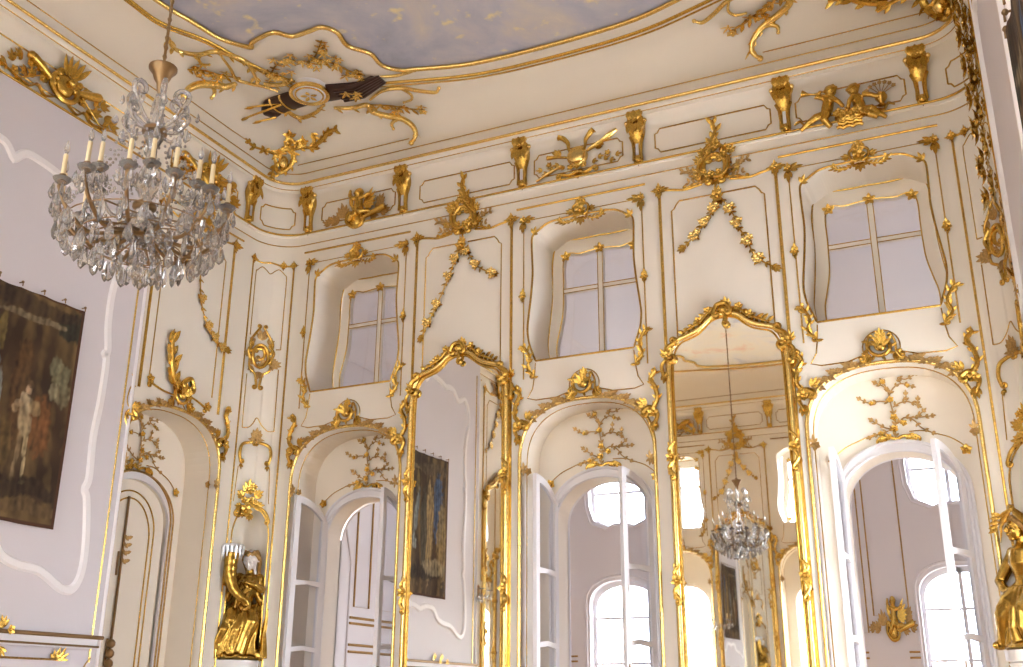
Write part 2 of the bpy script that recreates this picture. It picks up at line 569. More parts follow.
# entablature and cove follow the whole room
def perim(p, z, k=12):
    rc = max(RC-.5*p, .1)
    pts = []
    for cx, cy, a0 in ((XR-p-rc, YB-p-rc, 0), (XL+p+rc, YB-p-rc, pi/2), (XL+p+rc, YF+p+rc, pi), (XR-p-rc, YF+p+rc, 1.5*pi)):
        for i in range(k+1):
            a = a0+pi/2*i/k
            pts.append(V((cx+rc*cos(a), cy+rc*sin(a), z)))
    return pts
def inset(zapp, p):
    return EYE+(zapp-EYE)*(10-p)/10
mb = MB()
prof = [(0, 7.27), (.02, 7.275), (.03, 7.30), (.02, 7.325), (.0, 7.34), (.0, 7.70), (.012, 7.745), (.035, 7.79), (.07, 7.83), (.105, 7.845), (.115, 7.85), (.115, 7.885), (.13, 7.90), (.145, 7.93), (.15, 7.965), (.145, 7.99), (.12, 8.0), (.12, 8.1)]
mb.rows([perim(p, z) for p, z in prof])
struct('trim_1', mb, 'plaster', True)
mb = MB()
cove = [(.12, 8.1)]+[(.12+.38*(1-cos(pi/2*i/12)), 8.1+.5*sin(pi/2*i/12)) for i in range(1, 13)]
mb.rows([perim(p, z) for p, z in cove])
CEQ_IN = [(-7.50, 3.0), (-7.49, 4.5), (-7.45, 5.7), (-7.356, 6.802), (-7.281, 7.178), (-7.202, 7.573), (-7.007, 7.85), (-6.95, 7.80), (-6.808, 7.755), (-6.587, 7.735), (-6.45, 7.877), (-6.21, 7.879), (-6.052, 7.88), (-5.956, 8.026), (-5.992, 8.286), (-5.84, 8.515), (-5.843, 8.776), (-5.70, 8.95), (-5.536, 9.004), (-5.023, 9.153), (-4.6, 9.205), (-4.167, 9.222), (XC, 9.225)]
CEQ_OUT = [(-7.63, 3.0), (-7.63, 4.5), (-7.63, 5.7), (-7.625, 6.6), (-7.60, 7.08), (-7.373, 7.525), (-7.23, 8.07), (-7.0, 8.6), (-6.6, 8.95), (-6.01, 9.111), (-5.138, 9.36), (-4.6, 9.435), (-4.167, 9.45), (XC, 9.452)]
def quad4(q):
    a = q
    b = [(2*XC-x, y) for x, y in q[::-1][1:]]
    top = a+b
    bot = [(x, 2*YC-y) for x, y in top[::-1][1:-1]]
    return top+bot
IN = cr(quad4(CEQ_IN), 4, True); OUT = cr(quad4(CEQ_OUT), 4, True)
inner_hole = IN
mb.plate([(p.x, p.y) for p in perim(.5, ZC)], [inner_hole], lambda x, y: (x, y, ZC))
struct('ceiling', mb, 'ceiling', True)
mb = MB(); mb.plate(IN, [], lambda x, y: (x, y, ZC+.012))
fr = build('ceiling_fresco', mb, 'fresco', None, False)
tag(fr, 'cloudy grey-blue ceiling fresco inside its curving gilded frame', 'ceiling painting')
def closed_trim(name, pts, r, mt='gold', n=8):
    mb = MB(); mb.tube(pts, r, n, True); return struct(name, mb, mt, True)
closed_trim('trim_2', [(x, y, ZC-.01) for x, y in IN], .028, 'brightgold')
closed_trim('trim_3', [(x, y, ZC-.005) for x, y in OUT], .022)
IN2 = [(x+(XC-x)*-.012, y+(YC-y)*-.012) for x, y in OUT]
closed_trim('trim_4', [(x, y, ZC-.004) for x, y in IN2], .012)
closed_trim('trim_5', perim(.033, 7.302), .013)
closed_trim('trim_6', perim(.002, 7.156), .007)
closed_trim('trim_7', perim(.118, 7.90), .011)
closed_trim('trim_8', perim(.152, 7.968), .020, 'brightgold')
closed_trim('trim_9', perim(.124, 8.125), .007)

# ------------------------------------------------------------------ frieze consoles, panels, trophies
def trim_panel(n, wall, u, z0, z1, hw, notch=.06, r=.009, sx=1):
    pts = [(-hw, z0+notch), (-hw, z1-notch), (-hw+notch*.5, z1-notch*.8), (-hw+notch, z1), (hw-notch, z1), (hw-notch*.5, z1-notch*.8), (hw, z1-notch), (hw, z0+notch), (hw-notch*.5, z0+notch*.8), (hw-notch, z0), (-hw+notch, z0), (-hw+notch*.5, z0+notch*.8)]
    dense = []
    for a, b in zip(pts, pts[1:]+pts[:1]):
        k = 8 if wall in ('cl', 'cr') else 1
        dense += [(a[0]+(b[0]-a[0])*i/k, a[1]+(b[1]-a[1])*i/k) for i in range(k)]
    mb = MB(); mb.tube([wmap(wall, u+sx*x, z, .003) for x, z in dense], r, 6, True)
    return struct('trim_%d' % n, mb, 'gold', True)
FZ0, FZ1 = 7.40, 7.695
tn = 10
for u in MX:
    trim_panel(tn, 'back', u+.02, FZ0, FZ1, .64); tn += 1
for u in WX:
    trim_panel(tn, 'back', u-.03, FZ0, FZ1, .545); tn += 1
trim_panel(tn, 'cl', .02, FZ0, FZ1, .235); tn += 1
trim_panel(tn, 'cr', -.02, FZ0, FZ1, .235); tn += 1
for w, u, hw in (('left', DOORY, .58), ('left', PANY, 1.6), ('left', MIRY, .8), ('right', DOORY, .58), ('right', PANY, 1.6), ('opp', MX[0], .64), ('opp', MX[1], .64), ('opp', WX[0], .54), ('opp', WX[1], .54)):
    trim_panel(tn, w, u, FZ0, FZ1, hw); tn += 1
for i, u in enumerate(WX):           # heavier gold lines over the window bays
    mb = MB(); mb.tube([wmap('back', u-.80, 7.045, .004), wmap('back', u+.76, 7.045, .004)], .013); struct('trim_%d' % tn, mb, 'gold', True); tn += 1
for w, a, b in (('left', 7.95, 9.38), ('left', 4.0, 7.86), ('right', 7.95, 9.38), ('right', 4.0, 7.86), ('opp', -7.6, -6.1), ('opp', -4.6, -3.1)):
    mb = MB(); mb.tube([wmap(w, a, 7.045, .004), wmap(w, b, 7.045, .004)], .013); struct('trim_%d' % tn, mb, 'gold', True); tn += 1

def console(label, wall, u, group=None):
    t = Thing('frieze_console', label, 'bracket', wall, u, 7.29, group)
    b = t.part('body')
    rows = []
    for z, hw, d in ((7.31, .05, .03), (7.36, .055, .045), (7.45, .045, .045), (7.56, .05, .05), (7.62, .07, .07), (7.68, .085, .10), (7.76, .095, .125), (7.84, .095, .13), (7.88, .085, .11)):
        rows.append([t.L(-hw, z, -.01), t.L(-hw, z, d*.75), t.L(-hw*.6, z, d), t.L(hw*.6, z, d), t.L(hw, z, d*.75), t.L(hw, z, -.01)])
    b.rows(rows); 
    k = len(b.v); b.v += rows[0]+rows[-1]; b.f += [tuple(range(k, k+6)), tuple(range(k+11, k+5, -1))]
    for s in (-1, 1):
        b.tube(t.P([(s*.05, 7.34), (s*.042, 7.45), (s*.05, 7.56), (s*.075, 7.64)], .05), [.012, .015, .016, .02], 6)
    v = t.part('volute', 'brightgold')
    v.tube([t.L(-.10, 7.89, .09), t.L(-.085, 7.89, .09), t.L(.085, 7.89, .09), t.L(.10, 7.89, .09)], [.03, .055, .055, .03], 10)
    for s in (-1, 1):
        p = curl_end([(s*.07, 7.70), (s*.10, 7.74)], .045, s, 1.2)
        v.tube(t.P(p, .08), taper(len(p), .02, .5), 6)
        v.ball(t.L(s*.105, 7.80, .08), .03)
    lf = t.part('leaf')
    for x, a in ((0, -1.57), (-.045, -1.75), (.045, -1.39), (-.03, 1.9), (.03, 1.24), (0, 1.57)):
        t.lf(lf, x, 7.80, a, .17 if a < 0 else .12, .07, .125, .15)
    t.fl(lf, 0, 7.80, .045, .14)
    sl = t.part('inset_panel', 'white', 'white strip set between the legs')
    sl.box(tuple(t.L(-.016, 7.40, .045)), tuple(t.L(.016, 7.54, .056)))
    ft = t.part('foot')
    t.spray(ft, 0, 7.345, -1.57, .07, 5, 2.4, .5)
    ft.ball(t.L(0, 7.345, .045), (.045, .035, .035))
    t.done()
    return t.e
con = console('gilded scroll bracket in the frieze, just right of the corner above the left upper window', 'back', WX[0]-.76)
DC = lambda w, u, lab: dup(con, w, u, 7.29, lab)
DC('back', WX[0]+.65, 'gilded scroll bracket in the frieze between the winged relief and the first blank panel')
DC('back', WX[1]-.72, 'gilded scroll bracket in the frieze left of the drum relief')
DC('back', WX[1]+.70, 'gilded scroll bracket in the frieze right of the drum relief')
DC('back', WX[2]-.69, 'gilded scroll bracket in the frieze left of the two putti')
DC('back', WX[2]+.66, 'gilded scroll bracket in the frieze right of the two putti')
DC('left', 9.40, 'gilded scroll bracket at the left end of the curved corner frieze, seen side on')
DC('opp', MX[0]-.80, 'gilded bracket in the reflected frieze, left one inside the right mirror')
DC('opp', MX[0]+.80, 'gilded bracket in the reflected frieze, right one inside the right mirror')

def putto(mb, L, x, z, lean, arm, leg, S=1.0, d=.05):
    """limbs of a child figure in high relief; merged into one skin afterwards"""
    q = lambda a, b, c=0: L(x+a*S, z+b*S, d+c*S)
    mb.ball(q(lean*.13, .245, .02), .062*S, 10, 8)
    mb.ball(q(lean*.15, .235, .075), .014*S)                       # nose
    mb.ball(q(lean*.12, .275, .0), (.066*S, .06*S, .05*S), 10, 8)  # curls
    for k in range(6): mb.ball(q(lean*.13+.058*cos(k*1.05), .27+.03*sin(k*1.3), .03), .02*S)
    mb.tube([q(0, 0), q(lean*.03, .06), q(lean*.06, .12), q(lean*.09, .17), q(lean*.11, .20)], [.055*S, .064*S, .06*S, .056*S, .03*S], 10)
    for a in arm:
        mb.tube([q(*p) for p in a], [.032*S, .027*S, .024*S, .018*S][:len(a)], 8)
        e = q(*a[-1]); mb.ball(e, .022*S)
    for a in leg:
        mb.tube([q(*p) for p in a], [.046*S, .042*S, .032*S, .022*S, .02*S][:len(a)], 8)
def as_child(me, parent, name, label=None):
    o = bpy.data.objects.new(name, me); COL.objects.link(o); o.parent = parent
    if label: o['label'] = label
    return o

# the two putti with basket and urn, over the right window
t = Thing('putti_relief', 'gilded frieze relief of two putti leaning over a basket beside a flower urn', 'relief', 'back', WX[2]-.05, 7.30)
k = t.part('basket')
for i in range(5):
    p = [(-.13+.02*i+.26*j/8*(1-.08*i)-.0, 7.215+.035*i+.012*sin(j*2.2+i)) for j in range(9)]
    k.tube(t.P(p, .05+.012*(i % 2)), .019, 6)
k.ball(t.L(0, 7.33, .03), (.15, .05, .09))
for i in range(9): t.fl(k, -.12+.03*i, 7.36+.03*sin(i*2.1), .04, .075)
u_ = t.part('urn')
u_.lathe([(.02, 0), (.045, .01), (.022, .03), (.03, .045), (.06, .085), (.062, .115), (.04, .13), (.05, .14)], t.L(.33, 7.36, .05), 12)
fl_ = t.part('flower_sprig', 'oldgold')
for i in range(7):
    a = pi/2+(i-3)*.32
    fl_.tube([t.L(.33, 7.49, .05), t.L(.33+.16*cos(a), 7.49+.15*sin(a), .03)], .005, 5)
    t.fl(fl_, .33+.16*cos(a), 7.49+.15*sin(a), .026, .03)
tr = t.part('trumpet'); tr.tube(t.P([(-.20, 7.62), (-.38, 7.68), (-.44, 7.70)], .05), [.01, .012, .04], 8)
for s, x in ((-1, -.36), (1, .26)):
    wg = t.part('ribbon')
    pth = cr([(x, 7.36), (x+s*.08, 7.33), (x+s*.13, 7.39), (x+s*.19, 7.36)], 6)
    wg.tube(t.P(pth, .03), taper(len(pth), .03, .5), 6, flat=.4)
t.done()
mb = MB(); putto(mb, t.L, -.22, 7.40, .55, [[(.0, .17, .04), (-.08, .20, .04), (-.03, .24, .05)], [(.07, .16, .05), (.14, .08, .07), (.18, .02, .06)]], [[(0, 0), (-.10, -.03, .03), (-.19, -.07, .01), (-.27, -.13, 0)], [(.02, 0, .02), (-.02, -.09, .05), (.04, -.17, .02)]])
as_child(bake(mb, 'putto', 'gold', .009, 4), t.e, 'putto', 'left putto holding a trumpet')
mb = MB(); putto(mb, t.L, .13, 7.36, -.45, [[(-.05, .17, .04), (-.10, .10, .07), (-.12, .04, .06)], [(.03, .17, .03), (.10, .13, .05), (.17, .09, .05)]], [[(0, 0), (.10, -.02, .04), (.17, -.09, .02), (.23, -.14, .0)], [(.0, -.01, .0), (.08, -.08, .04), (.15, -.12, .02)]])
as_child(bake(mb, 'putto', 'gold', .009, 4), t.e, 'putto', 'right putto leaning back')

# the drum relief over the middle window
t = Thing('drum_relief', 'gilded frieze relief of a round drum with two horns and crossed trumpets', 'relief', 'back', WX[1]-.02, 7.26)
dr = t.part('drum', 'brightgold')
for k in range(4):
    pass
dr.lathe([(.0, .10), (.085, .10), (.10, .085), (.105, .06), (.125, .05), (.125, .02), (.105, .01), (.105, -.02)], (0, 0, 0), 20)
dr.v = [t.L(v.x, 7.555+v.y, v.z) for v in dr.v]
for s in (-1, 1):
    h = t.part('horn')
    p = cr([(s*.04, 7.56), (s*.10, 7.65), (s*.11, 7.74), (s*.17, 7.82), (s*.20, 7.85)], 5)
    h.tube(t.P(p, .05), [.016]*6+[.017+.002*i for i in range(9)]+[.037, .041, .045, .052, .058, .06], 9)
tr = t.part('long_trumpet', 'brightgold')
tr.tube(t.P([(-.52, 7.345), (-.38, 7.41), (-.2, 7.48)], .03), [.012, .02, .016], 7)
tr = t.part('long_trumpet', 'brightgold')
tr.tube(t.P([(.12, 7.62), (.30, 7.70), (.38, 7.735), (.48, 7.80)], .03), [.012, .018, .04, .022], 7)
tr = t.part('trumpet')
tr.tube(t.P([(-.38, 7.62), (-.25, 7.60), (-.1, 7.56)], .03), [.03, .018, .015], 7)
tr = t.part('trumpet')
tr.tube(t.P([(.1, 7.60), (.22, 7.64), (.31, 7.67)], .03), [.014, .018, .034], 7)
lv = t.part('leaf_spray')
for s in (-1, 1):
    for i in range(5):
        t.spray(lv, s*(.17+.07*i), 7.47+.035*sin(i*1.7)-.01*i*s*0, (0 if s > 0 else pi)+.3*s*(i % 3-1), .085, 3, 1.3)
    t.spray(lv, s*.22, 7.62, pi/2+s*-.9, .12, 4, 1.4)
    t.fl(lv, s*.36, 7.53, .04)
bs = t.part('scroll_base')
t.sc(bs, [(-.22, 7.36), (-.1, 7.335), (0, 7.36), (.1, 7.335), (.2, 7.38)], .022, (.03, 1), (.03, -1), .04)
t.spray(bs, 0, 7.37, -pi/2, .10, 5, 2.4, .4)
for x in (-.08, 0, .08): t.fl(bs, x, 7.42, .045, .05)
t.done()

# the relief over the left window: winged child and shield
t = Thing('winged_relief', 'gilded frieze relief of a winged child with shield above the left upper window', 'relief', 'back', WX[0]-.02, 7.24)
sh = t.part('shield')
sh.ball(t.L(-.02, 7.36, .02), (.10, .05, .12), 14, 8)
t.sc(sh, [(-.12, 7.44), (-.14, 7.34), (-.04, 7.25), (.08, 7.27), (.12, 7.36)], .026, (.03, -1), (.03, 1), .045)
t.sc(sh, [(.10, 7.45), (.06, 7.52), (-.03, 7.54)], .02, None, (.03, 1), .045)
w_ = t.part('wing')
for i in range(6):
    t.lf(w_, .10, 7.52, .95-.28*i, .26-.02*i, .06, .05, .1)
    t.lf(w_, -.06, 7.52, 1.9-.05*i, .12+.02*i, .05, .05, .1)
sp = t.part('leaf_spray', 'oldgold')
for x, z, a, r in ((-.28, 7.37, 2.6, .16), (-.20, 7.42, 1.7, .20), (.26, 7.45, .4, .15), (.34, 7.40, .1, .16), (-.40, 7.38, 2.9, .12), (.20, 7.38, -.3, .14), (.30, 7.52, .9, .15)):
    t.spray(sp, x, z, a, r, 5, 1.6)
for x, z in ((-.30, 7.40), (.30, 7.42), (.2, 7.40), (.39, 7.43), (-.41, 7.43)): t.fl(sp, x, z, .05)
qv = t.part('quiver'); qv.tube(t.P([(.12, 7.36), (.32, 7.42), (.42, 7.45)], .05), [.03, .04, .045], 9)
t.done()
mb = MB(); putto(mb, t.L, .02, 7.46, .1, [[(-.04, .16, .04), (-.11, .22, .05), (-.09, .28, .06)], [(.05, .16, .04), (.13, .16, .06), (.19, .20, .05)]], [[(0, 0), (.08, -.05, .05), (.17, -.04, .03), (.24, -.07, .0)], [(-.02, 0), (-.07, -.08, .04), (-.12, -.14, .02)]], .95)
as_child(bake(mb, 'winged_child', 'gold', .009, 4), t.e, 'winged_child')

# reliefs of the left frieze
def wall_trophy(label, wall, u, W=.62):
    t = Thing('trophy_relief', label, 'relief', wall, u, 7.28)
    c = t.part('shield')
    c.ball(t.L(0, 7.55, .04), (.12, .06, .13), 14, 8)
    t.sc(c, [(-.15, 7.60), (-.17, 7.48), (-.03, 7.38), (.12, 7.42), (.16, 7.55)], .03, (.035, -1), (.035, 1), .06)
    t.sc(c, [(.14, 7.62), (.05, 7.70), (-.08, 7.69)], .026, (.03, 1), (.03, 1), .06)
    c.ball(t.L(.02, 7.57, .12), .045)
    for s in (-1, 1):
        q = t.part('quiver')
        q.tube(t.P([(s*.12, 7.52+s*.02), (s*.3, 7.60), (s*.42, 7.64)], .05), [.03, .045, .055], 9)
        q.ball(t.L(s*.43, 7.645, .05), .05)
        a = t.part('arrow')
        a.tube(t.P([(s*.08, 7.66), (s*.34, 7.47), (s*.50, 7.36)], .04), .011, 6)
        t.spray(a, s*.5, 7.36, -.6 if s > 0 else pi+.6, .09, 3, 1.2)
        l = t.part('leaf_spray')
        for i in range(7):
            x = s*(.18+W*.75*i/7)
            t.spray(l, x, 7.52+.09*sin(i*1.9), (0 if s > 0 else pi)+.6*sin(i*2.3), .13, 4, 1.7)
            if i % 2: t.fl(l, x, 7.56-.08*(i % 3), .05, .03)
    for s in (-1, 1):
        r = t.part('ribbon')
        p = cr([(s*.05, 7.40), (s*.2, 7.33), (s*.3, 7.40), (s*.42, 7.33), (s*W, 7.40)], 6)
        r.tube(t.P(p, .03), taper(len(p), .026, .5), 6, flat=.5)
    p = t.part('plume')
    for i in range(5): t.lf(p, -.02+.03*i, 7.66, 2.1-.28*i, .20, .06, .07, .35)
    return t.done()
wall_trophy('gilded trophy of quivers and shield in the left wall frieze above the tapestry', 'left', 6.42, .75)
wall_trophy('gilded trophy in the left wall frieze behind the candle tops of the chandelier', 'left', 8.60, .52)
wall_trophy('gilded trophy in the frieze reflected at the left edge of the right mirror', 'opp', WX[0], .5)

# ------------------------------------------------------------------ upper windows and their surrounds
def window(n, wall, u, rec, full=True):
    e = bpy.data.objects.new('window_%d' % n, None); COL.objects.link(e)
    e.location = wmap(wall, u, 5.175, -rec); e.rotation_euler = (0, 0, WROT[wall]); e['kind'] = 'structure'
    Lc = lambda x, z, d=0.0: V((x, -d, z-5.175))
    f = MB(); f.slab(FRM, lambda x, z: Lc(x, z, .04), lambda x, z: Lc(x, z, -.05), [GLZ])
    build('frame', f, 'plaster', e, False)
    g = MB()
    g.tube([Lc(x, z, .042) for x, z in GLZ], .008, 5, True)
    g.tube([Lc(x*1.02, 5.175+(z-5.175)*1.004, .045) for x, z in FRM], .011, 5, True)
    build('gilded_bead', g, 'gold', e)
    mu = MB(); mu.box((-.028, -.045, .0), (.028, .03, 6.64-5.175))
    build('mullion', mu, 'plaster', e, False)
    tr = MB(); tr.box((-.47, -.035, 6.185-.022-5.175), (.47, .03, 6.185+.022-5.175))
    build('transom', tr, 'plaster', e, False)
    gm = MB()
    for x in (-.03, .03): gm.tube([V((x, -.047, .05)), V((x, -.047, 1.45))], .005, 5)
    for z in (6.16, 6.21): gm.tube([V((-.46, -.037, z-5.175)), V((.46, -.037, z-5.175))], .005, 5)
    build('gilded_line', gm, 'gold', e)
    o = MB()
    for x, z in ((0, 6.65), (-.42, 6.61), (.42, 6.61), (-.5, 5.3), (.5, 5.3)):
        for k in range(5):
            o.leaf(Lc(x, z, .05), V((cos(k*1.26+.3), 0, sin(k*1.26+.3))), .07, .045)
        o.ball(Lc(x, z, .055), .022)
    build('leaf_ornament', o, 'gold', e)
    half = [p for p in GLZ if p[0] >= -1e-6]
    for s in (-1, 1):
        for lo, hi in ((5.2, 6.16), (6.21, 6.66)):
            edge = [(p[0], min(max(p[1], lo), hi)) for p in half if lo-.2 <= p[1] <= hi+.2]
            poly = [(0.02, hi)]+[(x, z) for x, z in edge if x > .03]+[(0.02, lo)]
            q = []
            for p in poly:
                if not q or hypot(p[0]-q[-1][0], p[1]-q[-1][1]) > 1e-4: q.append(p)
            g = MB(); g.slab([(s*x, z) for x, z in q], lambda x, z: Lc(x, z, .004), lambda x, z: Lc(x, z, -.004))
            build('pane', g, 'glass', e, False)
    return e
w1 = window(1, 'back', WX[0], .62)
def window_copy(n, wall, u, rec):
    c = copy_tree(w1); c.name = 'window_%d' % n
    c.location = wmap(wall, u, 5.175, -rec); c.rotation_euler = (0, 0, WROT[wall])
window_copy(2, 'back', WX[1], .62); window_copy(3, 'back', WX[2], .62)
for i, x in enumerate(WX): window_copy(4+i, 'opp', x, .5)

def surround(label, wall, u):
    t = Thing('window_surround', label, 'gilded surround', wall, u, 4.98)
    f = t.part('frame_moulding')
    t.line(f, [(-.71, 4.98), (-.71, 6.885), (.71, 6.885), (.71, 4.98)], .009)
    o = t.part('opening_moulding')
    t.line(o, WIN, .012, 6, True)
    for s in (-1, 1):
        c = t.part('corner_spray')
        t.fl(c, s*.71, 6.885, .05)
        t.spray(c, s*.71, 6.87, -pi/2, .16, 3, .7, .3)
        t.spray(c, s*.70, 6.885, pi if s > 0 else 0, .15, 3, .9, .3)
        t.spray(c, s*.71, 6.885, pi/2, .07, 3, 1.4)
        t.spray(c, s*.585, 6.70, pi/2+s*.8, .10, 4, 2.2, .35)
        r = t.part('rosette')
        t.fl(r, s*.715, 5.955, .05)
        t.spray(r, s*.715, 5.955, pi/2, .09, 3, .7); t.spray(r, s*.715, 5.955, -pi/2, .09, 3, .7)
        l = t.part('side_leaf')
        p = t.sc(l, [(s*.59, 5.02), (s*.66, 5.10), (s*.63, 5.22), (s*.69, 5.34)], .016, (.025, s), (.02, -s))
        t.leafy(l, p[8:-8], .07, .45, 3)
    k = t.part('crest')
    k.ball(t.L(0, 6.87, .02), (.05, .03, .06))
    t.fl(k, 0, 6.87, .075, .03)
    t.spray(k, 0, 6.92, pi/2, .13, 5, 1.6, .36)
    for s in (-1, 1):
        p = t.sc(k, [(s*.03, 6.97), (s*.09, 6.93), (s*.08, 6.85), (s*.04, 6.82)], .016, (.02, -s), (.02, -s), .02)
        p = t.sc(k, [(s*.05, 6.82), (s*.11, 6.77), (s*.20, 6.76), (s*.26, 6.79)], .012, None, (.015, s))
        t.leafy(k, p[:-9], .06, .4, 3)
        t.spray(k, s*.10, 6.88, 0 if s > 0 else pi, .09, 4, 1.5)
    t.spray(k, 0, 6.80, -pi/2, .12, 5, 1.9, .34)
    return t.done()
sur = surround('gilded moulding and crest round the left upper window, half hidden by its deep reveal', 'back', WX[0])
dup(sur, 'back', WX[1], 4.98, 'gilded moulding and crest round the middle upper window')
dup(sur, 'back', WX[2], 4.98, 'gilded moulding and crest round the right upper window')
dup(sur, 'opp', WX[0], 4.98, 'gilded moulding round the blazing window reflected low in the right mirror')

# ------------------------------------------------------------------ arched door recesses
def door_surround(label, wall, u, plume=False, sx=1):
    t = Thing('door_arch_surround', label, 'gilded surround', wall, u, 0.0, None, sx)
    a = t.part('arch_moulding', 'brightgold')
    t.line(a, [(x*1.012, z if z < .1 else z+.008) for x, z in NICHE], .02, 8)
    a2 = t.part('inner_bead')
    t.line(a2, [(x*.955, z if z < .1 else z-.028) for x, z in NICHE], .006, 5, d=-.10)
    if not plume:
        p = t.part('panel_moulding')
        ring = [(.17*cos(q), 4.845+.165*sin(q)) for q in [pi*1.12-1.24*pi*i/16 for i in range(17)]]
        path = [(-.565, 5.15), (-.58, 4.98), (-.60, 4.86), (-.66, 4.76), (-.56, 4.73), (-.32, 4.735)]+ring+[(.32, 4.735), (.56, 4.73), (.66, 4.76), (.60, 4.86), (.58, 4.98), (.565, 5.15)]
        t.line(p, path, .007, 5)
    c = t.part('cartouche')
    c.ball(t.L(0, 4.84, .03), (.05, .04, .05))
    ps = [(.145*cos(q)*(1-q/14), 4.84+.135*sin(q)*(1-q/14)) for q in [2.6+i*.35 for i in range(26)]]
    c.tube(t.P(ps, .035), taper(len(ps), .022, .45), 7)
    for i in range(0, 20, 2): t.lf(c, ps[i][0], ps[i][1], atan2(ps[i][1]-4.84, ps[i][0])+.5, .07, .03, .035, .3)
    for s in (-1, 1):
        t.sc(c, [(s*.16, 4.72), (s*.13, 4.78), (s*.13, 4.87), (s*.10, 4.95)], .012, (.025, s), (.02, s), .03)
        t.spray(c, s*.10, 4.76, (-.4 if s > 0 else pi+.4), .13, 4, 1.5)
    t.spray(c, 0, 4.94, pi/2, .09, 5, 2.0, .4)
    for k in range(5): t.lf(c, 0, 4.84, pi*.5+(k-2)*.55, .10, .05, .05, .4)
    pts = [q for q in NICHE if q[1] > 4.3]
    for s in (-1, 1):
        g = t.part('leaf_garland', 'oldgold')
        q = [p for p in (pts if s < 0 else pts[::-1]) if abs(p[0]) < .62]
        q = [(x, z+.035) for x, z in q]
        for i, (x, z) in enumerate(q):
            if abs(x) < .14: continue
            t.spray(g, x, z+.0, (0 if s < 0 else pi)-s*-.0+s*(-.35 if i % 2 else .5), .085, 3, 1.0, .36)
            if i % 2: t.fl(g, x, z+.01, .03)
        e = t.part('side_scroll')
        p = t.sc(e, [(s*.755, 4.30), (s*.80, 4.42), (s*.73, 4.50), (s*.66, 4.47)], .028, None, (.035, s*1), .03)
        p = t.sc(e, [(s*.71, 4.46), (s*.80, 4.56), (s*.79, 4.70), (s*.74, 4.80), (s*.79, 4.87)], .024, (.03, -s), (.02, s), .025)
        t.leafy(e, p[10:-10], .07, .42, 4)
        t.fl(e, s*.76, 4.44, .06, .04)
        t.spray(e, s*.76, 4.36, -pi/2, .14, 4, 1.0, .3)
        t.spray(e, s*.68, 4.53, pi/2+s*.9, .12, 4, 1.4)
        b = t.part('side_rosette', 'oldgold')
        t.fl(b, s*.70, 3.98, .045, -.12)
        t.spray(b, s*.70, 3.98, pi/2, .08, 3, 1.6); t.spray(b, s*.70, 3.98, -pi/2, .08, 3, 1.6)
    if plume:
        l = t.part('plume')
        p = cr([(-.05, 4.85), (-.16, 5.0), (-.22, 5.2), (-.25, 5.45)], 6)
        l.tube(t.P(p, .03), taper(len(p), .03, .4), 7)
        for s in (-1, 1): t.leafy(l, p, .16, .5, 3, s, .65)
        t.spray(l, -.25, 5.42, pi/2, .13, 5, 1.2)
        t.sc(l, [(-.10, 4.82), (-.3, 4.83), (-.48, 4.87)], .014, None, (.03, 1))
        t.sc(l, [(.10, 4.88), (.28, 4.84), (.40, 4.80)], .014, None, (.03, -1))
        t.fl(l, -.5, 4.9, .06); t.fl(l, .42, 4.82, .06)
        t.sc(l, [(0, 5.0), (.1, 5.06), (.16, 4.96)], .03, (.04, 1), (.04, -1), .03)
    return t.done()
ds = door_surround('gilded arch and shell cartouche over the left doorway of the end wall', 'back', WX[0])
dup(ds, 'back', WX[1], 0, 'gilded arch and shell cartouche over the middle doorway, between the mirrors')
dup(ds, 'back', WX[2], 0, 'gilded arch and shell cartouche over the right doorway')
door_surround('gilded arch with tall leafy plume over the closed door of the left wall', 'left', DOORY, True)
door_surround('gilded arch on the right wall, seen almost edge-on', 'right', DOORY, True, -1)
dup(ds, 'opp', WX[0], 0, 'gilded arch over the bright garden door seen in the right mirror')
dup(ds, 'opp', WX[1], 0, 'gilded arch over the bright garden door at the right edge of the right mirror')

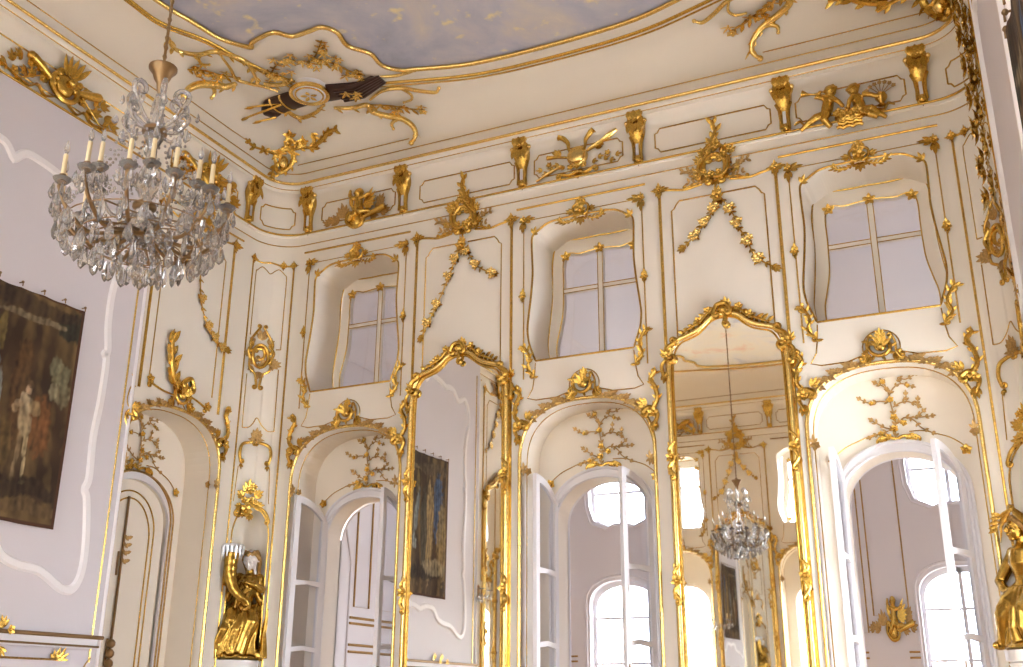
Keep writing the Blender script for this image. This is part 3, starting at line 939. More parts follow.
def overdoor(label, wall, u):
    t = Thing('overdoor_spray', label, 'flower relief', wall, u, 3.9, None, 1, -REC)
    ln = t.part('line_moulding')
    t.line(ln, cr([(-.60, 3.90), (-.58, 3.945), (-.48, 4.02), (-.36, 4.07), (-.23, 4.115), (-.12, 4.125)], 4), .006, 5)
    t.line(ln, cr([(.12, 4.125), (.25, 4.12), (.36, 4.08), (.48, 4.03), (.58, 3.95), (.60, 3.90)], 4), .006, 5)
    for s in (-1, 1): t.fl(ln, s*.60, 3.90, .055)
    C = lambda x, y: ((x-345)*.00150, 4.075+(510-y)*.00150-(x-345)*.0002)
    st = t.part('stem', 'oldgold')
    tw = [[(340, 520), (345, 450), (350, 380), (335, 300), (330, 230), (310, 160), (300, 140)], [(335, 275), (270, 272), (200, 285), (150, 262)], [(330, 205), (300, 170), (260, 150)], [(332, 230), (360, 180), (410, 150), (470, 165)], [(410, 150), (395, 110), (440, 120), (500, 88)], [(345, 310), (390, 280), (440, 270), (495, 295)], [(430, 275), (432, 225)], [(360, 420), (400, 380), (450, 375), (510, 370), (565, 362)], [(480, 372), (520, 335)], [(430, 375), (470, 400), (500, 440), (560, 470)], [(345, 460), (290, 450), (250, 430), (210, 405)], [(300, 470), (250, 490), (190, 515)], [(495, 295), (500, 260)]]
    for q in tw:
        p = cr([C(*a) for a in q], 4)
        t.line(st, p, .0065, 5, d=.012)
    for q in tw:
        lv = t.part('foliage', 'oldgold')
        p = cr([C(*a) for a in q], 3)
        t.leafy(lv, p, .042, .5, 3)
        a = atan2(p[-1][1]-p[-2][1], p[-1][0]-p[-2][0])
        t.spray(lv, p[-1][0], p[-1][1], a, .05, 3, 1.4, .45)
    for x, y, r in ((340, 455, .05), (345, 380, .05), (335, 260, .045), (300, 145, .035), (400, 415, .045), (300, 510, .045), (420, 515, .045), (215, 290, .035), (255, 490, .04), (450, 165, .03)):
        bl = t.part('blossom'); t.fl(bl, *C(x, y), r*.78, .02)
    bw = t.part('scroll_base')
    t.sc(bw, [(-.16, 4.07), (-.07, 4.085), (0, 4.06), (.07, 4.085), (.19, 4.07)], .016, (.03, 1), (.03, -1))
    t.spray(bw, -.08, 4.07, pi, .10, 4, 1.0); t.spray(bw, .1, 4.07, 0, .10, 4, 1.0)
    return t.done()
od = overdoor('gilded flowering branch on the plaster above the left doorway', 'back', WX[0])
dup(od, 'back', WX[1], 3.9, 'gilded flowering branch on the plaster above the middle doorway', -REC)
dup(od, 'back', WX[2], 3.9, 'gilded flowering branch on the plaster above the right doorway', -REC)
dup(od, 'left', DOORY, 3.9, 'gilded flowering branch above the closed door, half hidden by the white chimney wall', -REC)

# doors: white architrave and glazed leaves folded open
def leaf_mesh(t_name, parent, s, ang, hinge):
    """one glazed leaf; hinge edge at local 0, crown at the free edge"""
    W = .50
    top = lambda x: 3.50+.43*sqrt(max(0, 1-((W-x)/.53)**2))-.005
    e = None
    X = lambda x, z, d=0.0: hinge+V((s*-1*x*cos(ang)-d*sin(ang)*0, -x*sin(ang), z))+V((s*sin(ang)*d, -cos(ang)*d, 0))
    xs = [i*W/12 for i in range(13)]
    outer = [(0, .02)]+[(x, top(x)) for x in xs]+[(W, .02)]
    ix = [.075+i*(W-.15)/10 for i in range(11)]
    holes = []
    for lo, hi in ((.9, 1.45), (1.50, 2.17), (2.22, 2.90), (2.96, 9)):
        if hi == 9: h = [(.075, lo)]+[(x, top(x)-.08) for x in ix]+[(W-.075, lo)]
        else: h = [(.075, lo), (.075, hi), (W*.5, hi+.02), (W-.075, hi), (W-.075, lo), (W*.5, lo+.02)]
        holes.append(h)
    f = MB(); f.slab(outer, lambda x, z: X(x, z, .022), lambda x, z: X(x, z, -.022), holes)
    lf = build('door_leaf', f, 'white', parent, False)
    for h in holes:
        g = MB(); g.slab(h, lambda x, z: X(x, z, .003), lambda x, z: X(x, z, -.003)); build('pane', g, 'glass', lf, False)
    hd = MB()
    hd.box(tuple(X(W-.05, 1.80, .022)), tuple(X(W-.02, 2.0, .028)))
    hd.tube([X(W-.035, 1.93, .02), X(W-.035, 1.93, .07), X(W-.13, 1.925, .07)], .011, 6)
    build('handle', hd, 'bronze', lf)
    hg = MB()
    for z in (.6, 1.75, 2.75, 3.3): hg.tube([X(0, z, 0), X(0, z+.13, 0)], .016, 6)
    build('hinge', hg, 'bronze', lf)
def door(n, u, angs):
    e = bpy.data.objects.new('door_%d' % n, None); COL.objects.link(e)
    e.location = wmap('back', u, 0, -REC); e['kind'] = 'structure'
    a = MB(); a.slab(FRO[:]+IND[::-1], lambda x, z: V((x, -.035, z)), lambda x, z: V((x, .02, z)))
    build('architrave', a, 'white', e, False)
    b = MB(); b.tube([V((x*1.0, -.04, z)) for x, z in FRO], .018, 6); b.tube([V((x*1.07, -.038, z)) for x, z in IND], .012, 6)
    build('architrave_bead', b, 'white', e)
    for s, ang in zip((-1, 1), angs):
        leaf_mesh('leaf', e, s, ang, V((s*.53, -.03, 0)))
door(1, WX[0], (radians(104), radians(92)))
door(2, WX[1], (radians(94), radians(72)))
door(3, WX[2], (radians(92), radians(68)))
# closed door of the left wall
e = bpy.data.objects.new('door_4', None); COL.objects.link(e); e['kind'] = 'structure'
e.location = wmap('left', DOORY, 0, -REC); e.rotation_euler = (0, 0, pi/2)
a = MB(); a.slab(FRO[:]+IND[::-1], lambda x, z: V((x, -.035, z)), lambda x, z: V((x, .02, z))); build('architrave', a, 'white', e, False)
a = MB()
for k in (1.0, .93): a.tube([V((x*k, -.038, z)) for x, z in FRO], .012, 6)
build('architrave_bead', a, 'oldgold', e)
a = MB(); a.slab(IND, lambda x, z: V((x, .04, z)), lambda x, z: V((x, .09, z))); build('door_leaf', a, 'plaster', e, False)
a = MB()
for s in (-1, 1):
    pass
for k_, dz in ((.74, .12), (.62, .2)):
    a.tube([V((x*k_, .035, z-dz if z > 1 else .3)) for x, z in IND], .009, 6, True)
build('leaf_moulding', a, 'gold', e)
a = MB()
for z in (3.3, 3.22, 3.14, 3.05):
    for sg in (-1, 1): a.leaf(V((.0, .03, z)), V((sg, 0, .4)), .07, .04)
    a.flower(V((.0, .03, z)), .03)
build('leaf_spray', a, 'oldgold', e)
a = MB()
for z in (.9, 2.0, 2.9): a.tube([V((-.09, .03, z)), V((-.09, .03, z+.25))], .012, 6)
a.tube([V((-.05, .02, .1)), V((-.05, .02, 3.75))], .014, 6)
for z in (2.0, 2.1, 2.2): a.ball(V((-.07, .0, z)), .05)
build('bolt', a, 'bronze', e)

# ------------------------------------------------------------------ mirror bays
def mirror(label, wall, u, z0=.95, tilt=0.0):
    t = Thing('pier_mirror', label, 'mirror', wall, u, z0)
    half = [(0, 5.385), (.07, 5.385), (.15, 5.355), (.22, 5.295), (.30, 5.24), (.40, 5.205), (.49, 5.175), (.555, 5.10), (.59, 4.98), (.60, 4.75)]
    path = sym(cr(half, 5)+[(.60, 4.0), (.60, 3.0), (.60, z0)])
    f = t.part('frame', 'brightgold')
    f.tube(t.P(path, .035), .034, 10, True)
    f2 = t.part('inner_bead')
    f2.tube(t.P([(x*.93, z-.04 if z > 4.8 else z) for x, z in path], .045), .012, 6, True)
    g = t.part('glass', 'mirror', smooth=False)
    g.slab([(x*.985, z) for x, z in path], lambda x, z: t.L(x, z, .032+(z-3.1)*tilt), lambda x, z: t.L(x, z, .012+(z-3.1)*tilt))
    c = t.part('crest')
    c.ball(t.L(.0, 5.43, .06), (.06, .04, .05))
    t.sc(c, [(-.10, 5.40), (-.06, 5.48), (.03, 5.49), (.08, 5.42)], .026, (.03, 1), (.035, -1), .07)
    t.sc(c, [(-.02, 5.42), (.02, 5.35), (.0, 5.28)], .02, None, (.03, 1), .075)
    t.spray(c, .02, 5.46, pi/2, .12, 5, 1.7, .4)
    for s in (-1, 1):
        l = t.part('leaf_spray')
        p = cr([(s*.08, 5.45), (s*.16, 5.42), (s*.24, 5.34), (s*.34, 5.29), (s*.44, 5.24)], 4)
        l.tube(t.P(p, .05), taper(len(p), .016), 6)
        t.leafy(l, p, .085, .5, 2, 0, .8)
        for i in (4, 9): t.fl(l, p[i][0], p[i][1]+.02, .045, .06)
        o = t.part('shoulder_scroll')
        t.sc(o, [(s*.52, 5.14), (s*.60, 5.08), (s*.60, 4.98)], .03, (.03, -s), (.045, -s), .07)
        t.sc(o, [(s*.60, 5.0), (s*.67, 4.92), (s*.65, 4.80)], .022, None, (.03, -s), .05)
        t.spray(o, s*.62, 5.02, pi/2-s*.4, .12, 4, 1.4)
        t.spray(o, s*.64, 4.86, -pi/2, .15, 4, 1.0)
        t.fl(o, s*.60, 5.0, .055, .09)
        for z in (3.95, 2.75):
            w = t.part('clasp')
            t.sc(w, [(s*.56, z+.16), (s*.63, z+.08), (s*.58, z), (s*.63, z-.1), (s*.58, z-.18)], .02, None, (.025, s), .075)
            t.spray(w, s*.60, z+.08, pi/2, .15, 4, .9); t.spray(w, s*.60, z-.06, -pi/2, .17, 4, .9)
            t.fl(w, s*.60, z, .06, .085)
    return t.done()
mi = mirror('tall gilded pier mirror left of the middle doorway, reflecting a tapestry', 'back', MX[0])
mirror('tall gilded pier mirror right of the middle doorway, reflecting ceiling and chandelier', 'back', MX[1]+.03, .95, .008)
dup(mi, 'left', MIRY, .95, 'gilded pier mirror on the left wall, seen only within the left mirror')
dup(mi, 'right', 2.45, .95, 'gilded pier mirror on the right wall, cut by the right picture edge')
dup(mi, 'opp', MX[0], .95, 'gilded pier mirror between bright garden doors, inside the right mirror')

def bay_panel(label, wall, u, sx=1, zb=.3, zi=1.0):
    t = Thing('wall_panel_moulding', label, 'gilded moulding', wall, u, zb, None, sx)
    o = t.part('outer_moulding')
    t.line(o, [(-.63, zb), (-.63, 6.93)], .018); t.line(o, [(.63, zb), (.63, 6.93)], .018)
    t.line(o, cr([(-.63, 6.935), (-.48, 6.91), (-.34, 6.885), (-.15, 6.91)], 5), .015)
    t.line(o, cr([(.15, 6.91), (.34, 6.885), (.48, 6.91), (.63, 6.935)], 5), .015)
    i_ = t.part('inner_moulding')
    t.line(i_, [(-.50, zi), (-.50, 6.66), (-.47, 6.68), (-.45, 6.72), (-.41, 6.765), (-.06, 6.765)], .009, 5)
    t.line(i_, [(.06, 6.765), (.41, 6.765), (.45, 6.72), (.47, 6.68), (.50, 6.66), (.50, zi)], .009, 5)
    for s in (-1, 1):
        c = t.part('corner_leaf')
        t.fl(c, s*.63, 6.93, .05)
        for a in (pi/2, -pi/2, 0, pi): t.spray(c, s*.63, 6.93, a, .09 if a > 0 else .12, 3, .8, .34)
    return t.done()
bp = bay_panel('gilded panel frame behind the left pier mirror', 'back', MX[0])
dup(bp, 'back', MX[1]+.03, .3, 'gilded panel frame behind the right pier mirror')
dup(bp, 'left', MIRY, .3, 'gilded panel frame round the left wall mirror, seen in the left mirror')
dup(bp, 'opp', MX[0], .3, 'gilded panel frame reflected beside the chandelier in the right mirror')
bay_panel('gilded panel frame above the closed door of the left wall', 'left', DOORY, 1, 4.78, 4.95)
bay_panel('gilded panel frame on the right wall above the side door', 'right', DOORY, 1, 4.78, 4.95)

def garland(label, wall, u, sx, pl=None, pr=None):
    t = Thing('garland_crest', label, 'garland', wall, u, 5.6, None, sx)
    c = t.part('cartouche')
    for s in (-1, 1):
        t.sc(c, [(s*.05, 6.93), (s*.11, 7.02), (s*.11, 7.13), (s*.04, 7.22)], .026, (.035, s), (.03, s), .03)
        t.sc(c, [(s*.08, 7.15), (s*.12, 7.26), (s*.05, 7.34)], .022, (.03, -s), (.025, s), .03)
        t.spray(c, s*.08, 7.22, pi/2-s*.7, .14, 4, 1.2)
        t.spray(c, s*.08, 6.98, -pi/2+s*.5, .12, 4, 1.2)
        t.sc(c, [(s*.06, 6.93), (s*.2, 6.93), (s*.33, 6.89)], .012, None, (.02, s))
    t.spray(c, 0, 6.93, -pi/2, .10, 5, 2.0)
    p = t.sc(c, [(-.15, 6.98), (-.17, 7.10), (-.09, 7.20), (-.02, 7.30)], .022, (.03, -1), (.03, -1), .045)
    t.leafy(c, p[9:-9], .085, .42, 3)
    p = t.sc(c, [(.16, 7.14), (.14, 7.02), (.06, 6.95), (-.03, 6.96)], .022, (.03, 1), (.03, -1), .045)
    t.leafy(c, p[9:-9], .075, .42, 3)
    for x, z, r in ((-.05, 6.97, .05), (.05, 6.99, .045), (-.11, 7.02, .04), (.12, 7.19, .045), (-.06, 7.24, .045), (.03, 7.29, .05)): t.fl(c, x, z, r, .05)
    for x, z, a in ((-.14, 7.16, 2.4), (.15, 7.22, .6), (-.16, 7.02, 3.4), (.17, 7.03, -.2)): t.spray(c, x, z, a, .12, 4, 1.3, .32)
    fl = t.part('flame_leaf')
    p = cr([(0, 7.26), (-.02, 7.38), (.03, 7.50), (.0, 7.64)], 5)
    fl.tube(t.P(p, .03), taper(len(p), .022, .3), 6)
    t.leafy(fl, p, .10, .5, 3, 0, .6)
    t.spray(fl, 0, 7.28, pi/2, .17, 5, 1.5)
    for s in (-1, 1):
        l = t.part('side_sprig', 'oldgold')
        p = cr([(s*.10, 7.02), (s*.2, 7.0), (s*.26, 7.08), (s*.36, 7.10)], 4)
        t.line(l, p, .007, 5, d=.012)
        t.leafy(l, p, .07, .5, 2)
        t.fl(l, s*.27, 7.07, .04)
        p = cr([(s*.10, 6.98), (s*.2, 6.94), (s*.30, 6.96)], 4)
        t.leafy(l, p, .06, .5, 2)
    b = t.part('bow')
    t.fl(b, .01, 6.72, .075, .03, 6)
    t.spray(b, .01, 6.74, pi/2, .12, 4, 1.3); t.spray(b, .01, 6.70, -pi/2, .12, 5, 1.8)
    pl = pl or [(.0, 6.70), (-.07, 6.54), (-.16, 6.44), (-.26, 6.32), (-.38, 6.21)]
    pr = pr or [(.05, 6.70), (.16, 6.49), (.2, 6.35), (.29, 6.16), (.36, 5.97), (.54, 5.82)]
    for path in (pl, pr):
        g = t.part('festoon')
        p = cr(path, 6)
        t.line(g, p, .009, 5, d=.015)
        t.leafy(g, p, .062, .42, 2)
        for i, q in enumerate(p):
            if i % 7 == 4:
                fc = t.part('blossom_cluster', 'brightgold')
                for a, b in ((-.025, .0), (.03, .02), (.0, -.035)): t.fl(fc, q[0]+a, q[1]+b, .042, .03)
                for a in (0, 2.2, 4.3): t.spray(fc, q[0], q[1], a+i, .085, 3, .9, .36)
        t.spray(g, *p[-1], atan2(p[-1][1]-p[-3][1], p[-1][0]-p[-3][0]), .1, 4, 1.3)
    return t.done()
g1 = garland('gilded cartouche with flower garlands above the left pier mirror', 'back', MX[0], -1, [(.0, 6.70), (-.08, 6.6), (-.2, 6.42), (-.40, 6.30)], [(.05, 6.70), (.12, 6.5), (.19, 6.32), (.32, 6.03), (.42, 5.85), (.51, 5.66)])
g2 = garland('gilded cartouche with flower garlands above the right pier mirror', 'back', MX[1]+.03, 1)
gl = [(.0, 6.70), (-.08, 6.55), (-.15, 6.4)]
gr_ = [(.05, 6.70), (.08, 6.34), (.15, 6.0), (.29, 5.76), (.39, 5.68), (.5, 5.60), (.64, 5.58)]
garland('gilded garland hanging above the closed side door, right behind the chandelier', 'left', DOORY, 1, gl, gr_)
garland('gilded garland on the right wall, a bristling strip at the right corner', 'right', DOORY, -1, gl, gr_)
dup(g2, 'left', MIRY, 5.6, 'gilded garland over the side mirror, seen within the left mirror')
dup(g2, 'opp', MX[0], 5.6, 'gilded garland hanging above the reflected chandelier in the right mirror')

# ------------------------------------------------------------------ corner panels and niches
def corner_panel(label, wall, sx):
    t = Thing('corner_panel_moulding', label, 'gilded moulding', wall, 0, .3, None, sx)
    dn = lambda p, k=6: [(a[0]+(b[0]-a[0])*i/k, a[1]+(b[1]-a[1])*i/k) for a, b in zip(p, p[1:]) for i in range(k)]+[p[-1]]
    o = t.part('outer_moulding')
    t.line(o, dn([(-.295, .3), (-.295, 6.9)], 2), .013); t.line(o, dn([(.335, .3), (.335, 6.88)], 2), .013)
    t.line(o, cr([(-.295, 6.905), (-.15, 6.885), (0, 6.91), (.16, 6.885), (.335, 6.88)], 6), .013)
    i_ = t.part('inner_moulding')
    t.line(i_, cr([(-.225, 5.9), (-.225, 6.3), (-.225, 6.72), (-.20, 6.77), (-.13, 6.83), (-.06, 6.80), (0, 6.76), (.07, 6.81), (.13, 6.83), (.21, 6.76), (.235, 6.70), (.235, 6.3), (.235, 5.76)], 5), .007, 5)
    t.line(i_, [(.235, 5.76), (.17, 5.76)], .007, 5)
    t.line(i_, cr([(-.22, 5.4), (-.22, 5.0), (-.215, 4.73)], 4)+cr([(-.215, 4.73), (-.12, 4.745), (-.06, 4.80), (-.01, 4.875), (.06, 4.79), (.15, 4.72), (.235, 4.72)], 4)+dn([(.235, 4.72), (.228, 5.50)]), .007, 5)
    t.line(i_, dn([(.22, 4.26), (.245, 3.84)], 3), .006, 5); t.line(i_, dn([(-.22, 4.26), (-.245, 3.84)], 3), .006, 5)
    c = t.part('corner_leaf')
    for x, z in ((-.295, 6.9), (.335, 6.88), (.18, 6.88)):
        t.fl(c, x, z, .045)
        for a in (pi/2, -pi/2, 0, pi): t.spray(c, x, z, a, .07, 3, .8)
    a_ = t.part('niche_moulding')
    mid, hw = (NI_L+NI_R)/2, (NI_R-NI_L)/2
    mid, hw = mid/CSC, hw/CSC
    nl, nr = NI_L/CSC, NI_R/CSC
    t.line(a_, [(nl, .3), (nl, 2), (nl, NI_S)]+[(mid-hw*cos(pi*i/16), NI_S+(NI_T-NI_S)*sin(pi*i/16)) for i in range(1, 16)]+[(nr, NI_S), (nr, 2), (nr, .3)], .011, 6)
    return t.done()
corner_panel('gilded panel frame in the curved left corner, above the statue niche', 'cl', 1)
corner_panel('gilded panel frame in the curved right corner', 'cr', -1)

def corner_cartouche(label, wall, sx):
    t = Thing('oval_cartouche', label, 'cartouche', wall, sx*-.04, 5.23, None, sx)
    r = t.part('ring')
    r.tube(t.P([(.115*cos(a), 5.65+.145*sin(a)) for a in [2*pi*i/24 for i in range(24)]], .02), .022, 7, True)
    s_ = t.part('scroll')
    for s in (-1, 1):
        t.sc(s_, [(s*.03, 6.02), (s*.10, 5.93), (s*.17, 5.82), (s*.15, 5.70)], .016, (.025, -s), (.03, -s))
        t.sc(s_, [(s*.16, 5.62), (s*.15, 5.48), (s*.06, 5.42), (s*.03, 5.32), (s*.02, 5.26)], .016, (.03, s), (.03, s))
        t.sc(s_, [(s*.13, 5.78), (s*.19, 5.70), (s*.14, 5.58)], .02, (.025, -s), (.025, -s))
    t.sc(s_, [(-.06, 5.74), (.04, 5.74), (.06, 5.65), (-.01, 5.60)], .02, (.025, 1), (.03, -1))
    l = t.part('leaf_spray', 'oldgold')
    for x, z, a, R in ((0, 5.86, pi/2, .15), (-.18, 5.65, pi, .10), (.19, 5.55, .1, .12), (.16, 5.60, -.3, .1), (0, 5.45, -pi/2, .13), (-.12, 5.80, 2.2, .1), (.1, 5.82, .8, .1), (-.1, 5.5, -2.2, .11)): t.spray(l, x, z, a, R, 4, 1.5)
    for x, z in ((-.05, 5.60), (.05, 5.57), (0, 5.52), (.18, 5.52), (-.13, 5.56)): t.fl(l, x, z, .045)
    return t.done()
corner_cartouche('oval gilded scroll cartouche in the left corner panel', 'cl', 1)
corner_cartouche('oval gilded scroll cartouche in the right corner panel', 'cr', -1)
def corner_scroll(label, wall, sx):
    t = Thing('scroll_pediment', label, 'scroll ornament', wall, 0, 4.25, None, sx)
    for s in (-1, 1):
        p = t.part('scroll')
        t.sc(p, [(s*.02, 4.57), (s*.11, 4.56), (s*.195, 4.52), (s*.225, 4.42), (s*.20, 4.32)], .02, (.02, s), (.025, -s))
        t.spray(p, s*.19, 4.29, -pi/2, .07, 3, 1.2)
    c = t.part('crest', 'oldgold')
    t.fl(c, 0, 4.60, .06); t.spray(c, 0, 4.62, pi/2, .13, 5, 1.8, .4)
    t.spray(c, 0, 4.60, 0, .1, 3, .8); t.spray(c, 0, 4.60, pi, .1, 3, .8)
    return t.done()
corner_scroll('pair of gilded C-scrolls below the oval cartouche in the left corner', 'cl', 1)
corner_scroll('pair of gilded C-scrolls in the right corner above its statue', 'cr', -1)
def niche_spray(label, wall, sx):
    t = Thing('niche_crest', label, 'flower relief', wall, 0, 3.65, None, sx)
    s_ = t.part('scroll')
    t.sc(s_, [(.02, 3.82), (.13, 3.79), (.22, 3.73), (.27, 3.64)], .018, (.03, -1), (.03, -1))
    t.sc(s_, [(-.04, 3.80), (-.14, 3.79), (-.21, 3.72)], .018, (.03, 1), (.03, 1))
    f = t.part('blossom')
    for x, z, r in ((-.06, 3.74, .075), (.0, 3.86, .06), (.07, 3.83, .05), (-.10, 3.86, .05), (-.02, 3.98, .05), (.04, 4.03, .035)): t.fl(f, x, z, r, .03)
    l = t.part('leaf_spray')
    for x, z, a, R in ((-.04, 3.95, pi/2, .17), (.05, 3.92, .6, .12), (-.1, 3.9, 2.5, .12), (-.08, 3.75, -2.2, .12), (.06, 3.8, .2, .12), (-.12, 3.78, 3.0, .1), (.0, 3.72, -1.6, .1)): t.spray(l, x, z, a, R, 5, 1.5)
    return t.done()
niche_spray('gilded flowers and scrolls on the crown of the left statue niche', 'cl', 1)
niche_spray('gilded flowers and scrolls on the crown of the right statue niche', 'cr', -1)

# ------------------------------------------------------------------ ceiling ornament of the two back corners
class Free:
    """ornament placed with room coordinates, optionally mirrored to the other end of the room"""
    def __init__(s, name, label, cat, loc, flip=False, group=None):
        s.flip = flip
        s.loc = s.F(loc)
        s.e = bpy.data.objects.new(name, None); s.e.location = s.loc; s.e.empty_display_size = .1
        COL.objects.link(s.e); tag(s.e, label, cat, group); s.parts = []
    def F(s, p): return V((2*XC-p[0], p[1], p[2])) if s.flip else V(p)
    def L(s, p): return s.F(p)-s.loc
    def P(s, pts): return [s.L(p) for p in pts]
    part = Thing.part
    done = Thing.done
def cr3(P, k=5): return cr(P, k)
DN = (0, 0, -1)
def leaf3(t, mb, path, L0, step=2, w=.45, out=DN):
    for i in range(1, len(path)-1, step):
        d = (V(path[i+1])-V(path[i-1])).normalized()
        sd = d.cross(V(out)).normalized()
        for s in (-1, 1):
            q = d*.8+sd*s*.7
            if t.flip: q.x = -q.x
            mb.leaf(t.L(path[i]), q, L0*random.uniform(.75, 1.15), L0*w, out, .3)
def spray3(t, mb, p, R, n=6, out=DN, w=.4):
    o = V(out); e1 = o.orthogonal().normalized(); e2 = o.cross(e1)
    ph = random.random()*6
    for k in range(n):
        a = ph+2*pi*k/n
        mb.leaf(t.L(p), e1*cos(a)+e2*sin(a), R*random.uniform(.7, 1.1), R*w, out, .25)
CS = dict(
S1=[(-7.70, 7.318, 8.58), (-7.765, 7.449, 8.56), (-7.74, 7.588, 8.57), (-7.622, 7.714, 8.585), (-7.427, 7.739, 8.585), (-7.311, 7.857, 8.585), (-7.223, 8.041, 8.585), (-7.281, 8.249, 8.585), (-7.372, 8.449, 8.585)],
S1b=[(-7.536, 7.715, 8.585), (-7.667, 7.767, 8.58), (-7.712, 7.87, 8.575), (-7.649, 7.924, 8.585)],
S2=[(-7.416, 7.854, 8.585), (-7.48, 8.089, 8.585), (-7.558, 8.293, 8.585), (-7.474, 8.437, 8.585), (-7.368, 8.557, 8.585), (-7.281, 8.705, 8.585)],
S3=[(-7.621, 8.37, 8.585), (-7.755, 8.345, 8.565), (-7.819, 8.21, 8.53), (-7.89, 8.05, 8.46), (-7.955, 7.965, 8.37), (-7.995, 7.939, 8.27)],
S3b=[(-7.885, 8.085, 8.48), (-7.849, 8.224, 8.51), (-7.882, 8.304, 8.485), (-7.92, 8.304, 8.43)],
S4=[(-7.327, 8.504, 8.585), (-7.233, 8.583, 8.585), (-7.083, 8.617, 8.585), (-6.974, 8.576, 8.585)],
S5=[(-6.369, 9.344, 8.585), (-6.129, 9.234, 8.585), (-5.898, 9.269, 8.585), (-5.701, 9.431, 8.585), (-5.551, 9.52, 8.58), (-5.472, 9.464, 8.585)],
S5b=[(-5.904, 9.28, 8.585), (-5.85, 9.435, 8.585), (-5.897, 9.54, 8.58), (-6.011, 9.55, 8.575)],
S6=[(-6.868, 9.304, 8.58), (-6.665, 9.397, 8.58), (-6.458, 9.416, 8.58), (-6.473, 9.56, 8.57), (-6.315, 9.665, 8.525), (-6.133, 9.725, 8.47), (-6.018, 9.79, 8.375), (-5.995, 9.835, 8.27), (-6.068, 9.86, 8.188)],
S6b=[(-6.114, 9.735, 8.46), (-6.215, 9.72, 8.475), (-6.295, 9.745, 8.45), (-6.292, 9.78, 8.40)],
S8=[(-5.981, 8.963, 8.585), (-5.791, 9.023, 8.585), (-5.548, 9.025, 8.585)],
S7=[(-7.305, 8.914, 8.58), (-7.435, 9.12, 8.58), (-7.38, 9.325, 8.58), (-7.133, 9.298, 8.58), (-6.946, 9.192, 8.58)])
MED = 0
CFL = [(-7.773, 7.842, 8.56), (-7.818, 7.948, 8.535), (-7.756, 8.026, 8.565), (-7.655, 8.141, 8.58), (-7.124, 8.355, 8.585), (-6.828, 8.19, 8.585), (-6.747, 8.194, 8.585), (-6.45, 8.331, 8.585), (-6.325, 8.389, 8.585), (-6.271, 8.221, 8.585), (-6.584, 8.401, 8.585), (-6.244, 8.76, 8.585), (-6.182, 8.823, 8.585), (-6.236, 9.535, 8.58), (-6.113, 9.615, 8.55), (-5.816, 9.69, 8.505), (-6.624, 8.284, 8.585), (-6.283, 8.507, 8.585), (-7.067, 8.45, 8.585), (-6.95, 8.40, 8.585)]
